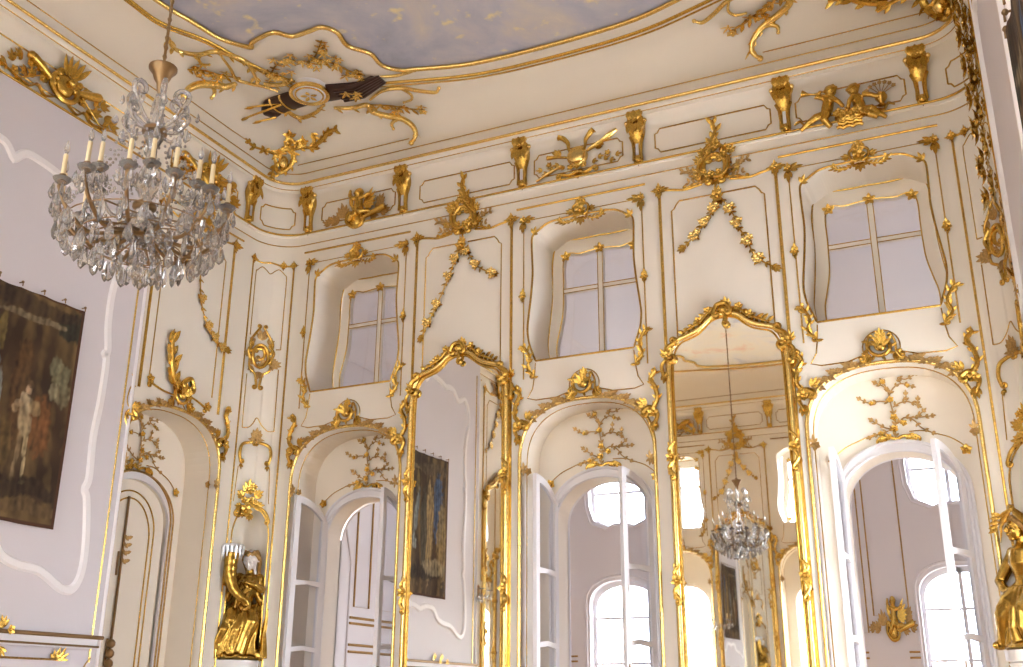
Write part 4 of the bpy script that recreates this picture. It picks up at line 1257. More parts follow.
def ceiling_corner(label, flip):
    t = Free('ceiling_trophy', label, 'ceiling ornament', (-6.88, 8.82, 8.6), flip)
    for k, r in (('S1', .030), ('S1b', .018), ('S2', .022), ('S3', .05), ('S3b', .026), ('S4', .03), ('S5', .026), ('S5b', .018), ('S6', .038), ('S6b', .024), ('S8', .02), ('S7', .028)):
        b = t.part('scroll', 'brightgold')
        p = cr3(CS[k])
        b.tube(t.P(p), taper(len(p), r, .4), 8)
        if r > .027: leaf3(t, b, p, .10, 4)
        e = p[-1]; b.ball(t.L(e), r*.95)
    md = t.part('medallion', 'white', 'white medallion with gilded rim')
    md.lathe([(.0, -.125), (.14, -.12), (.19, -.11), (.21, -.09), (.21, .0)], t.L((-6.88, 8.817, 8.6)), 28)
    rim = t.part('rim', 'brightgold', None, md)
    for R, r in ((.22, .028), (.165, .012)):
        rim.tube([t.L((-6.88+R*cos(a), 8.817+R*sin(a), 8.505 if R > .18 else 8.485)) for a in [2*pi*i/28 for i in range(28)]], r, 7, True)
    for i in range(5):
        a = 2*pi*i/5
        rim.leaf(t.L((-6.88+.02*cos(a), 8.817+.02*sin(a), 8.475)), (cos(a), sin(a), 0), .09, .05, DN, .1)
    q = t.part('quiver', 'dark', 'dark maroon quiver and drapery')
    qp = cr3([(-7.72, 9.10, 8.55), (-7.55, 9.02, 8.54), (-7.30, 8.985, 8.52), (-6.95, 8.99, 8.51), (-6.6, 9.05, 8.51), (-6.3, 9.08, 8.54), (-6.05, 9.0, 8.58)], 5)
    n = len(qp)
    qp = [(x, y-.04, 8.578) for x, y, z in qp]
    q.tube(t.P(qp), [.05+.12*min(1, i/6) if i < n*.6 else .17-.11*((i/n-.6)/.4) for i in range(n)], 12, False, .28, DN)
    for i in range(5):
        q.tube(t.P([(-6.62, 8.93+.06*i, 8.55), (-6.35, 8.97+.05*i, 8.545), (-5.98, 8.93+.035*i, 8.57)]), [.03, .04, .015], 7)
    q.ball(t.L((-7.62, 9.05, 8.57)), (.13, .12, .03))
    bd = t.part('quiver_band', 'brightgold')
    for c, R in (((-7.30, 8.985, 8.52), .15), ((-7.46, 9.0, 8.53), .145)):
        bd.tube([t.L((c[0]+.03*sin(a), c[1]-.04+R*1.1*cos(a), 8.578+.05*sin(a))) for a in [pi+pi*i/12 for i in range(13)]], .016, 6)
    for x, y in ((-6.42, 9.12), (-6.48, 9.0), (-6.36, 9.05)): spray3(t, bd, (x, y, 8.51), .09, 5)
    for a, b in (((-7.92, 8.873, 8.45), (-7.35, 8.90, 8.53)), ((-7.80, 8.80, 8.54), (-7.2, 8.93, 8.55)), ((-7.87, 9.05, 8.49), (-7.6, 9.12, 8.53))):
        ar = t.part('arrow')
        ar.tube(t.P([a, b]), [.012, .016], 6)
        dr_ = (V(a)-V(b)).normalized()
        if t.flip: dr_.x = -dr_.x
        for o in (DN, (0, 1, -.2)): ar.leaf(t.L(a)-dr_*.1, dr_, .14, .05, DN, .05)
    for i, p in enumerate(CFL):
        f = t.part('blossom', 'brightgold')
        f.flower(t.L((p[0], p[1], p[2]-.02)), .045 if i % 3 else .06, DN, 5, i)
        for k in range(2): spray3(t, f, (p[0]+.09*cos(i*2+k*3), p[1]+.09*sin(i*2+k*3), p[2]-.01), .085, 5, DN, .32)
    g = t.part('leaf_sprig', 'gold')
    for pth in ([(-6.6, 8.40, 8.58), (-6.38, 8.25, 8.58), (-6.20, 8.08, 8.585)], [(-7.25, 8.52, 8.585), (-7.1, 8.36, 8.585), (-6.9, 8.24, 8.585), (-6.7, 8.28, 8.585)], [(-6.5, 8.35, 8.585), (-6.33, 8.5, 8.585), (-6.25, 8.72, 8.585), (-6.15, 8.85, 8.585)], [(-6.45, 9.42, 8.58), (-6.2, 9.54, 8.57), (-6.0, 9.64, 8.53), (-5.8, 9.70, 8.50)], [(-7.85, 7.8, 8.5), (-7.78, 7.95, 8.56), (-7.66, 8.15, 8.58), (-7.5, 8.3, 8.585)]):
        p = cr3(pth, 5)
        g.tube(t.P(p), .011, 5); leaf3(t, g, p, .10, 2)
    l = t.part('border_line')
    l.tube(t.P([(-7.774, 9.84, 8.25), (-6.946, 9.852, 8.25), (-6.1, 9.852, 8.25)]), .007, 5)
    l.tube(t.P([(-8.0, 7.95, 8.27), (-8.0, 8.794, 8.27), (-7.985, 9.5, 8.28)]), .007, 5)
    return t.done()
ceiling_corner('gilded trophy with white medallion and dark quiver in the left corner of the ceiling', False)
ceiling_corner('gilded ceiling trophy cut by the top edge, toward the right corner', True)
def cove_cartouche(label, flip):
    t = Free('cove_cartouche', label, 'ceiling ornament', (-7.95, 9.72, 8.1), flip)
    O = V((.55, -.55, -.6)).normalized()
    if flip: O = V((-.55, -.55, -.6)).normalized(); t.e.location.z -= .12; t.e.location.y -= .06; t.e.scale = (1.25, 1.25, 1.25)
    st = [([(-7.994, 9.403, 8.305), (-7.94, 9.58, 8.335), (-7.82, 9.66, 8.40), (-7.78, 9.75, 8.34), (-7.84, 9.765, 8.217), (-7.93, 9.69, 8.105), (-7.97, 9.63, 8.18), (-7.92, 9.66, 8.252)], .034),
          ([(-7.825, 9.69, 8.39), (-7.633, 9.745, 8.43), (-7.426, 9.79, 8.38)], .022),
          ([(-7.536, 9.78, 8.41), (-7.319, 9.73, 8.475), (-7.218, 9.68, 8.52), (-7.068, 9.675, 8.525)], .036),
          ([(-7.443, 9.643, 8.55), (-7.43, 9.71, 8.50), (-7.5, 9.775, 8.42)], .018),
          ([(-7.848, 9.66, 8.40), (-7.758, 9.62, 8.49), (-7.68, 9.54, 8.555)], .016),
          ([(-7.96, 9.62, 8.197), (-7.985, 9.6, 8.058), (-7.985, 9.6, 7.97)], .016),
          ([(-7.97, 9.42, 8.30), (-8.0, 9.2, 8.26), (-7.995, 9.05, 8.29)], .018)]
    for p, r in st:
        b = t.part('scroll')
        q = cr3(p); b.tube(t.P(q), taper(len(q), r, .35), 7)
        if r > .015: leaf3(t, b, q, .09, 3, .45, O)
    f = t.part('blossom')
    for p in ((-7.80, 9.64, 8.44), (-7.70, 9.70, 8.47), (-7.73, 9.56, 8.53), (-7.62, 9.70, 8.48), (-7.92, 9.60, 8.33)):
        f.flower(t.L(p), .06, O, 5, p[0]*9); spray3(t, f, p, .10, 5, O)
    s_ = t.part('shell', 'brightgold')
    s_.ball(t.L((-7.90, 9.70, 8.25)), (.07, .07, .10))
    return t.done()
cove_cartouche('gilded shell cartouche on the cove just above the left corner of the cornice', False)
cove_cartouche('gilded shell cartouche on the cove at the top of the right corner', True)

# ------------------------------------------------------------------ chimney walls of the side walls, tapestries
def chimney_wall(side, wall, gold_tn):
    a, b, d = 2*PANY-7.87, 7.87, .045
    mb = MB()
    pts = [(a, 0), (b, 0), (b, 7.272), (a, 7.272)]
    mb.slab(pts, lambda u, z: wmap(wall, u, z, d), lambda u, z: wmap(wall, u, z, -.02))
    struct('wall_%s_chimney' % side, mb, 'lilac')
    k = gold_tn
    for u, r, m_ in ((7.745, .012, 'brightgold'), (2*PANY-7.745, .012, 'brightgold'), (7.845, .022, 'gloss'), (2*PANY-7.845, .022, 'gloss')):
        q = MB(); q.tube([wmap(wall, u, z, d) for z in (0, 2.2, 7.05)], r, 8); struct('trim_%d' % k, q, m_, True); k += 1
    q = MB(); q.tube([wmap(wall, 7.865, z, d) for z in (0, 2.2, 7.05)], .008, 6); struct('trim_%d' % k, q, 'gold', True); k += 1
    # the white stucco border around the tapestry
    h = [(0, 6.50), (.12, 6.62), (.27, 6.63), (.5, 6.60), (.7, 6.55), (.82, 6.58), (.98, 6.55), (1.15, 6.42), (1.38, 6.50), (1.53, 6.36), (1.565, 6.1), (1.46, 5.7), (1.455, 5.3), (1.50, 5.02), (1.46, 4.965), (1.50, 4.91), (1.50, 4.5), (1.47, 4.1), (1.49, 3.7), (1.455, 3.58), (1.50, 3.48), (1.56, 3.1), (1.56, 2.8), (1.48, 2.64), (1.33, 2.63), (1.05, 2.76), (.78, 2.79), (.6, 2.85), (.45, 2.98), (.2, 3.0), (0, 2.95)]
    half = cr(h, 5)
    out = [(x*.965+PANY, z) for x, z in half]+[(PANY-x*.93, z) for x, z in half[::-1][1:-1]]
    q = MB(); n = len(out)
    A = [[], [], [], []]
    for i in range(n):
        t = V((out[(i+1) % n][0]-out[i-1][0], out[(i+1) % n][1]-out[i-1][1])).normalized()
        nn = V((-t.y, t.x))
        for j, (w, dd) in enumerate(((-.047, 0), (-.028, .024), (.028, .024), (.047, 0))):
            A[j].append(wmap(wall, out[i][0]+nn.x*w, out[i][1]+nn.y*w, d+dd))
    q.rows(A, True); struct('trim_%d' % k, q, 'gloss', True)
    return k+1
tn = chimney_wall('left', 'left', tn)
tn = chimney_wall('right', 'right', tn)

from mathutils import noise as NZ
def tapestry_mat():
    mt = bpy.data.materials.new('woven_tapestry')
    mt.use_nodes = True
    nt = mt.node_tree
    b = nt.nodes['Principled BSDF']; b.inputs['Roughness'].default_value = .9
    at = nt.nodes.new('ShaderNodeAttribute'); at.attribute_name = 'weave'
    nt.links.new(at.outputs['Color'], b.inputs['Base Color'])
    tc = nt.nodes.new('ShaderNodeTexCoord')
    wv = nt.nodes.new('ShaderNodeTexWave'); wv.inputs['Scale'].default_value = 60
    bp = nt.nodes.new('ShaderNodeBump'); bp.inputs['Strength'].default_value = .25; bp.inputs['Distance'].default_value = .01
    nt.links.new(tc.outputs['Object'], wv.inputs['Vector']); nt.links.new(wv.outputs['Fac'], bp.inputs['Height']); nt.links.new(bp.outputs[0], b.inputs['Normal'])
    return mt
M['tapestry'] = tapestry_mat()
def weave(u, v, seed):
    n = lambda s, o=0: NZ.noise(V((u*s+o+seed, v*s*.8-o, o*.7)))
    uu = u+.03*n(5, 3); vv = v+.03*n(6, 9)
    c = V((.050, .028, .014))*(1+.7*n(9))
    c = c.lerp(V((.20, .125, .05)), max(0, min(1, .22+.9*n(4, 5)+(.55 if u < .5 else .25)*sin(uu*58+3*n(3, 2))+.35*n(28, 4))))
    B = [(.16, .62, .09, .25, (.05, .09, .17), .85), (.10, .40, .08, .30, (.26, .18, .07), .8), (.30, .45, .07, .38, (.32, .22, .09), .8), (.40, .42, .05, .35, (.07, .06, .04), .8),
         (.50, .60, .03, .16, (.20, .24, .24), .7), (.535, .50, .02, .12, (.26, .29, .27), .7), (.54, .36, .035, .06, (.30, .32, .29), .7), (.66, .55, .06, .24, (.10, .05, .02), .8),
         (.81, .43, .07, .15, (.17, .07, .025), .85), (.73, .565, .022, .028, (.40, .27, .16), .9), (.735, .595, .028, .02, (.10, .06, .03), .9), (.725, .495, .042, .05, (.40, .31, .19), .9), (.72, .42, .05, .06, (.33, .25, .14), .9),
         (.685, .48, .035, .018, (.36, .25, .14), .8), (.655, .455, .02, .022, (.34, .23, .12), .8), (.775, .50, .03, .04, (.30, .21, .10), .8), (.745, .33, .018, .06, (.36, .28, .15), .85), (.755, .235, .014, .06, (.38, .30, .16), .85), (.765, .165, .025, .012, (.36, .28, .15), .8), (.70, .31, .018, .07, (.24, .16, .08), .8), (.69, .22, .013, .05, (.26, .18, .09), .8),
         (.91, .66, .055, .06, (.24, .22, .12), .6), (.86, .70, .04, .05, (.20, .19, .11), .6), (.93, .57, .05, .07, (.26, .23, .13), .6), (.87, .58, .03, .04, (.28, .25, .15), .6), (.93, .90, .10, .08, (.02, .022, .016), .9), (.70, .885, .20, .02, (.22, .17, .10), .7),
         (.62, .94, .4, .04, (.04, .024, .014), .7), (.25, .9, .25, .05, (.10, .07, .04), .7), (.6, .15, .5, .05, (.03, .018, .01), .85), (.8, .07, .4, .03, (.12, .075, .035), .6), (.52, .78, .03, .10, (.17, .12, .04), .7), (.22, .20, .2, .06, (.30, .24, .14), .6), (.60, .30, .05, .12, (.13, .08, .03), .7)]
    for bu, bv, ru, rv, col, st in B:
        r = ((uu-bu)/ru)**2+((vv-bv)/rv)**2
        w = st*max(0, min(1, 2.6-2.4*r+1.3*n(44, bu*9)+.5*n(14, bv*5)))
        if w > 0: c = c.lerp(V(col)*(1+.55*n(22, 7)+.5*n(60, 1)+.25*sin(uu*150+4*n(6, 2))), w)
    if min(u, 1-u) < .018 or min(v, 1-v) < .016: c = V((.075, .03, .014))
    return c
def tapestry(label, wall, y0, y1, z0, z1, seed, flip=False):
    e = bpy.data.objects.new('tapestry', None); COL.objects.link(e)
    e.location = wmap(wall, (y0+y1)/2, z0, .045); e.rotation_euler = (0, 0, WROT[wall])
    tag(e, label, 'tapestry')
    W, H, N = y1-y0, z1-z0, 170
    mb = MB()
    for j in range(N+1):
        for i in range(N+1):
            u, v = i/N, j/N
            d = .035+.012*sin(u*21)*(.4+.6*(1-v))+.010*sin(u*9+1)
            mb.v.append(V(((u-.5)*W, -d, v*H-.02*sin(pi*u)*v-.008*abs(sin(u*pi*7))*v)))
    for j in range(N):
        for i in range(N):
            k = j*(N+1)+i
            mb.f.append((k, k+1, k+N+2, k+N+1))
    front = len(mb.f); nv = len(mb.v)
    mb.v += [p+V((0, .012, 0)) for p in mb.v]
    mb.f += [tuple(i+nv for i in f[::-1]) for f in mb.f]
    ring = [i for i in range(N+1)]+[j*(N+1)+N for j in range(1, N+1)]+[N*(N+1)+i for i in range(N-1, -1, -1)]+[j*(N+1) for j in range(N-1, 0, -1)]
    for a, b in zip(ring, ring[1:]+ring[:1]): mb.f.append((a, b, b+nv, a+nv))
    me = mesh_of('cloth', mb, 'tapestry', True, False)
    at = me.attributes.new('weave', 'FLOAT_COLOR', 'POINT')
    for k, p in enumerate(me.vertices):
        u = p.co.x/W+.5; v = p.co.z/H
        c = weave(1-u if flip else u, v, seed)
        at.data[k].color = (max(0, c[0]), max(0, c[1]), max(0, c[2]), 1)
    as_child(me, e, 'cloth')
    for i in range(8):
        h = MB(); x = (i/7-.5)*W*.98
        h.tube([V((x, 0, H+.03)), V((x, -.05, H+.03)), V((x, -.05, H-.01))], .006, 5); h.ball((x, -.045, H+.03), .014)
        build('hook', h, 'bronze', e)
    return e
tapestry('large brown figured tapestry on the left wall, cut by the picture edge', 'left', 5.27, 7.07, 3.14, 5.31, 3)
tapestry('dark cloth standing in for the pier mirror side at the right picture edge, seen edge-on', 'right', 3.15, 3.98, 2.0, 4.12, 8, True)  # added cloth, stands in for the dark side of the pier mirror

# chimney piece below the tapestry
t = Thing('chimneypiece', 'white chimneypiece with gilded mouldings at the lower left edge', 'chimneypiece', 'left', PANY, 0, None, 1, .045)
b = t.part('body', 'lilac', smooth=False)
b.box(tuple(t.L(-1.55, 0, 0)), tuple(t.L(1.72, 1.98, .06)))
s_ = t.part('shelf', 'white', smooth=False)
s_.slab([(-1.74, 2.14), (-1.74, 2.19), (1.74, 2.19), (1.74, 2.14), (1.68, 2.10), (-1.68, 2.10)], lambda x, z: t.L(x, z, .0), lambda x, z: t.L(x, z, .09))
g = t.part('shelf_moulding', 'bronze', 'dark gilded edge lines')
t.line(g, [(-1.75, 2.205), (1.80, 2.205)], .020, 8, d=.085)
t.line(g, [(-1.70, 2.12), (1.76, 2.12)], .011, 6, d=.085)
p_ = t.part('panel_moulding', 'oldgold')
for x0, x1 in ((-1.35, -.55), (.55, 1.30)):
    t.line(p_, [(x0, 1.99), (x1, 1.99)], .010, 6, d=.065)
    t.line(p_, [(x0, 1.90), (x1, 1.90)], .009, 6, d=.065)
    t.line(p_, cr([(x1+.25, .6), (x1+.27, 1.6), (x1+.32, 1.9), (x1+.40, 2.02)], 5), .008, 5, d=.062)
l = t.part('leaf_ornament', 'gold')
for x in (-.72, .72, -.5, .5):
    t.spray(l, x, 2.24, pi/2+(.5 if x > 0 else -.5), .12, 5, 1.9, .28); t.fl(l, x, 2.22, .045, .1)
    t.spray(l, x, 2.08, -pi/2, .11, 5, 1.9, .28); t.spray(l, x, 1.95, 0, .08, 4, 1.8, .3)
for x in (1.38, 1.32, -1.38):
    t.spray(l, x, 1.98, pi*.4, .13, 5, 2.2, .24)
t.done()

# ------------------------------------------------------------------ statues in the corner niches
def pedestal(label, wall, sx, z1, u=0.0, d=-.04):
    t = Thing('statue_pedestal', label, 'pedestal', wall, 0, 0, None, sx, -.06)
    c = V(wmap(wall, u, 0, d))
    t.e.location = c; t.e.rotation_euler = (0, 0, WROT[wall])
    b = t.part('shaft', 'stone')
    b.lathe([(.25, 0), (.25, .12), (.21, .16), (.20, .2), (.20, z1-.2), (.22, z1-.16), (.25, z1-.10)], (0, 0, 0), 24)
    s_ = t.part('cap', 'stone'); s_.lathe([(.22, z1-.10), (.265, z1-.08), (.27, z1)], (0, 0, 0), 24)
    t.done(); return c
HEADF = lambda c: c
def head_mesh(S=1.0, look=(-.35, -1, -.25)):
    f = V(look).normalized(); sd = f.cross(V((0, 0, 1))).normalized(); upv = sd.cross(f)
    q = lambda a, b, c: f*a*S+sd*b*S+upv*c*S
    mb = MB()
    mb.ball(q(0, 0, .02), .078*S, 14, 10); mb.ball(q(.015, 0, -.035), .062*S, 14, 10)
    mb.ball(q(.055, 0, -.075), .026*S)                                  # chin
    mb.tube([q(.075, 0, .02), q(.094, 0, -.012), q(.085, 0, -.024)], [.008*S, .013*S, .012*S], 8)
    mb.ball(q(.078, 0, -.046), .015*S); mb.ball(q(.072, 0, -.054), .014*S)
    for s in (-1, 1):
        mb.ball(q(.068, s*.027, .004), .012*S); mb.tube([q(.072, s*.01, .022), q(.07, s*.03, .026), q(.058, s*.05, .018)], .008*S, 6)
        mb.ball(q(.05, s*.042, -.022), .022*S); mb.ball(q(-.005, s*.077, -.01), .017*S)
    mb.tube([q(-.01, 0, -.06), q(-.03, 0, -.14)], [.045*S, .05*S], 10)
    hb = MB()
    for k in range(46):
        a = k*2.39996; h = .03+.055*(k/46)
        r = .082*sqrt(max(.1, 1-((h-.02)/.09)**2))
        p = q(cos(a)*r-.012, sin(a)*r, h)
        if cos(a) > .55 and h < .055: continue
        hb.ball(p, .021*S, 6, 4)
    for s in (-1, 1):
        hb.tube([q(.04, s*.055, .065), q(0, s*.085, .02), q(-.05, s*.075, -.05), q(-.07, s*.06, -.13), q(-.05, s*.08, -.2)], [.02*S, .026*S, .026*S, .022*S, .012*S], 7)
    hb.ball(q(-.075, 0, .02), .045*S)
    return mb, hb
def statue_base(name, label, loc, rot):
    e = bpy.data.objects.new(name, None); COL.objects.link(e)
    e.location = loc; e.rotation_euler = (0, 0, rot); tag(e, label, 'statue')
    return e
def hand(mb, p, d, o, S=1.0):
    p = V(p); d = V(d).normalized(); o = V(o).normalized(); sd = d.cross(o).normalized()
    mb.ball(p+d*.02*S, .027*S)
    for k in range(4):
        b = p+d*.035*S+sd*(k-1.5)*.014*S
        ln = (.045, .052, .049, .038)[k]*S
        mb.tube([b, b+d*ln*.6+o*.004, b+d*ln+o*.018*S], [.0085*S, .008*S, .006*S], 6)
    mb.tube([p+sd*-.022*S, p+sd*-.038*S+d*.022*S+o*.01*S, p+sd*-.034*S+d*.042*S+o*.018*S], [.0095*S, .009*S, .007*S], 6)

ZP = 2.07
c = pedestal('white pedestal under the gilded woman in the left niche', 'cl', 1, ZP)
e = statue_base('gilded_statue', 'gilded statue of a draped woman with white face holding a horn, left corner niche', (c.x, c.y, ZP), pi/4)
mb = MB()
mb.tube([(-.02, .02, .50), (.0, .01, .60), (.03, .0, .71), (.06, -.02, .82), (.08, -.02, .91), (.08, -.02, .955)], [.15, .145, .115, .13, .115, .06], 14)
mb.tube([(.078, -.02, .94), (.075, -.035, 1.02)], [.05, .042], 10)
for s, x in ((-1, -.035), (1, .19)): mb.ball((x, -.01, .905), .066, 10, 8)
for x in (.02, .125): mb.ball((x, -.115, .835), .052, 10, 8)
mb.tube([(.195, -.01, .90), (.235, -.05, .79), (.20, -.14, .77), (.12, -.19, .82), (.05, -.19, .84)], [.058, .052, .046, .038, .028], 10)
hand(mb, (.04, -.19, .845), (-1, -.1, .15), (0, .5, -1))
mb.tube([(-.04, -.01, .905), (-.16, -.03, .79), (-.20, -.12, .84), (-.185, -.18, .93)], [.056, .05, .042, .03], 10)
hand(mb, (-.18, -.185, .95), (.4, -.3, 1), (1, .2, 0))
mb.tube([(.04, .01, .58), (.10, -.09, .48), (.115, -.15, .41), (.06, -.13, .26), (.01, -.11, .06)], [.125, .11, .092, .078, .085], 12)
mb.tube([(-.05, .01, .58), (-.085, -.07, .49), (-.10, -.11, .43), (-.12, -.07, .26), (-.14, -.05, .06)], [.12, .105, .088, .078, .09], 12)
for k in range(7):
    x = .17-.045*k
    mb.tube([(x, -.09, .63-.012*k), (x-.03, -.17+.012*k, .50), (x-.10, -.175+.02*sin(k*2), .33), (x-.15+.02*sin(k), -.15, .17), (x-.12+.03*sin(k*3), -.13, .02)], [.018, .026, .024, .026, .036], 8)
for k in range(4):
    mb.tube([(.20-.02*k, -.04, .60-.05*k), (.19-.02*k, -.10, .40), (.17-.03*k, -.10, .2), (.19-.02*k, -.09, .02)], [.025, .032, .03, .04], 8)
for k in range(7):
    mb.tube([(.17-.01*k, -.10-.01*k, .90-.02*k), (.06-.02*k, -.15, .80-.02*k), (-.06, -.12, .70-.03*k)], [.014, .02, .016], 7)
for k in range(5):
    x = .17+.025*k
    mb.tube([(.14+.02*k, .02, .86-.05*k), (x+.06, .0-.02*k, .60), (x+.04+.03*sin(k), -.02*k, .30), (x+.02, -.03*k, .02)], [.03, .042, .04, .05], 8)
mb.tube([(-.12, .03, .80), (-.2, .05, .6), (-.19, .04, .3), (-.2, .02, .03)], [.05, .06, .07, .08], 8)
mb.tube([(-.2, -.05, .62), (-.235, -.07, .5), (-.20, -.1, .4)], [.03, .035, .02], 7)
mb.ball((.0, -.02, .03), (.27, .21, .05), 16, 8)
mb.ball((-.01, -.17, .045), (.045, .085, .04)); mb.ball((-.15, -.14, .045), (.04, .08, .04))
mb.ball((.24, -.06, .06), (.09, .09, .08))
as_child(bake(mb, 'body', 'statuegold', .009, 5), e, 'body')
fb, hb = head_mesh(1.12, (-.45, -1, -.25))
o = as_child(bake(fb, 'head', 'face', .005, 4), e, 'head', 'white painted head'); o.location = (.075, -.045, 1.115)
o = as_child(bake(hb, 'hair', 'oldgold', .007, 3), e, 'hair'); o.location = (.075, -.045, 1.115)
mb = MB()
hp = cr([(-.16, -.20, 1.16), (-.165, -.21, 1.02), (-.155, -.22, .90), (-.11, -.24, .77), (-.03, -.26, .68), (.045, -.26, .62), (.06, -.25, .565), (.01, -.25, .535)], 5)
n = len(hp)
mb.tube(hp, [.085-.065*i/(n-1)+.006*(i % 3 == 0) for i in range(n)], 12)
build('cornucopia', mb, 'statuegold', e)
mb = MB()
mb.slab([(-.125+.02*sin(i), 0) if False else (.125*cos(2*pi*i/14), .10*sin(2*pi*i/14)) for i in range(14)], lambda x, y: V((x-.15, y-.19, 1.235)), lambda x, y: V((x*.92-.15, y*.92-.19, 1.265)))
build('ice_slab', mb, 'silver', e)
for k in range(14):
    a = 2*pi*k/14; L_ = .10+.07*((k*37) % 10)/10
    mb = MB(); mb.tube([(-.15+.112*cos(a), -.19+.088*sin(a), 1.24), (-.15+.115*cos(a), -.19+.09*sin(a), 1.24-L_*.5), (-.15+.115*cos(a), -.19+.09*sin(a), 1.24-L_)], [.020, .014, .003], 7)
    build('icicle', mb, 'silver', e)
mb = MB(); mb.lathe([(.05, 0), (.062, .02), (.07, .07), (.062, .12), (.05, .14)], (-.225, -.08, .03), 14)
for z in (.05, .12): mb.tube([(-.225+.067*cos(a), -.08+.067*sin(a), z) for a in [2*pi*i/16 for i in range(16)]], .007, 5, True)
build('barrel', mb, 'statuegold', e)

c = pedestal('white pedestal under the statue at the right picture edge', 'cr', -1, ZP, -.10, .14)
e = statue_base('gilded_statue', 'gilded statue with one hand on its hip, cut by the right picture edge', (c.x, c.y, ZP), -pi/4)
mb = MB()
mb.tube([(.0, .02, .44), (.0, .01, .52), (-.01, .0, .60), (-.01, -.02, .70), (.0, -.02, .80), (.0, -.02, .85)], [.13, .12, .105, .125, .11, .055], 14)
mb.tube([(.0, -.02, .83), (-.01, -.03, .91)], [.05, .042], 10)
for x in (-.12, .12): mb.ball((x, -.01, .78), .062, 10, 8)
mb.tube([(-.12, -.01, .78), (-.21, -.03, .66), (-.27, -.05, .56), (-.19, -.10, .50), (-.12, -.12, .46)], [.056, .054, .05, .042, .032], 10)
hand(mb, (-.11, -.125, .45), (1, -.2, -.4), (0, .6, -1))
mb.tube([(.12, -.01, .78), (.22, -.06, .88), (.16, -.12, 1.02), (.08, -.14, 1.10)], [.055, .048, .04, .03], 10)
hand(mb, (.07, -.14, 1.11), (-.8, 0, .6), (0, 1, 0))
mb.tube([(-.05, .0, .46), (-.12, -.13, .36), (-.17, -.15, .28), (-.22, -.12, .16), (-.26, -.11, .05)], [.12, .10, .085, .07, .05], 12)
mb.tube([(.05, .0, .46), (.08, -.10, .34), (.08, -.08, .18), (.08, -.05, .05)], [.12, .105, .08, .06], 12)
for k in range(6):
    t_ = k/5
    mb.tube([(-.10+.2*t_, -.11, .50), (-.16+.30*t_, -.20+.06*t_, .34), (-.20+.36*t_, -.17+.03*sin(k*2), .18), (-.25+.46*t_, -.14+.03*cos(k*2), .03)], [.02, .034, .036, .045], 9)
mb.tube([(.12, .03, .75), (.22, .05, .5), (.21, .03, .25), (.2, .0, .02)], [.04, .055, .06, .07], 8)
mb.ball((-.01, -.03, .03), (.27, .21, .05), 16, 8); mb.ball((-.27, -.15, .045), (.04, .08, .04))
as_child(bake(mb, 'body', 'statuegold', .009, 5), e, 'body')
fb, hb = head_mesh(1.1, (-.6, -1, -.1))
o = as_child(bake(fb, 'head', 'statuegold', .005, 4), e, 'head'); o.location = (-.01, -.04, .985)
o = as_child(bake(hb, 'hair', 'oldgold', .007, 3), e, 'hair'); o.location = (-.01, -.04, .985)
mb = MB()
for k in range(5):
    mb.tube([(.06, -.15, 1.12), (-.01-.01*k, -.17, 1.09-.025*k), (-.09, -.16, 1.06-.05*k)], [.012, .014, .004], 6)
    mb.leaf((-.03-.015*k, -.17, 1.08-.025*k), (-1, -.2, .3-.2*k), .08, .035)
build('palm_branch', mb, 'gold', e)

# ------------------------------------------------------------------ crystal chandelier
CX, CY, CZ = -3.80, 3.60, 3.58
t = Free('chandelier', 'crystal chandelier with ivory candles hanging on a long thin rod', 'chandelier', (CX, CY, CZ))
rod = t.part('rod', 'bronze')
rod.tube([(0, 0, 1.3), (0, 0, 8.6-CZ)], .008, 6)
for i in range(60): rod.ball((0, 0, 1.36+i*.06), (.013, .013, .02), 6, 4)
cp = t.part('canopy', 'bronze', 'bronze cup at the top')
cp.lathe([(.012, 1.13), (.02, 1.15), (.024, 1.19), (.04, 1.215), (.052, 1.25), (.075, 1.28), (.075, 1.292), (.03, 1.297), (.01, 1.33)], (0, 0, 0), 20)
st = t.part('stem', 'crystal')
st.lathe([(.02, .12), (.05, .17), (.03, .22), (.06, .30), (.09, .36), (.045, .43), (.03, .5), (.055, .56), (.06, .62), (.03, .70), (.025, .80), (.05, .86), (.055, .92), (.03, .98), (.015, 1.05), (.02, 1.12)], (0, 0, 0), 16)
for z, R in ((.30, .07), (.46, .06), (.90, .065)):
    hub = t.part('hub', 'bronze'); hub.lathe([(R*.7, z-.025), (R, z-.01), (R, z+.01), (R*.7, z+.025)], (0, 0, 0), 16)
drops = []
strand = t.part('bead_strands', 'crystal')
def pan_candle(arm, p, S=1.0):
    pn = t.part('drip_pan', 'crystal', None, arm)
    pn.lathe([(.010, -.02), (.030*S, -.005), (.044*S, .012), (.046*S, .018), (.016, .008), (.015, .03)], p, 12)
    sk = t.part('socket', 'bronze', None, arm); sk.lathe([(.016, .005), (.02, .02), (.017, .04)], p, 8)
    cd = t.part('candle', 'candle', None, arm); cd.lathe([(.0115, .035), (.0115, .150), (.005, .155)], p, 10)
    bl = t.part('bulb', 'crystal', None, arm); bl.lathe([(.005, .153), (.012, .172), (.014, .186), (.008, .21), (.002, .23)], p, 8)
    for k in range(6):
        a = 2*pi*k/6+p[0]*3
        drops.append((p[0]+.042*S*cos(a), p[1]+.042*S*sin(a), p[2]-.005, .075, .017))
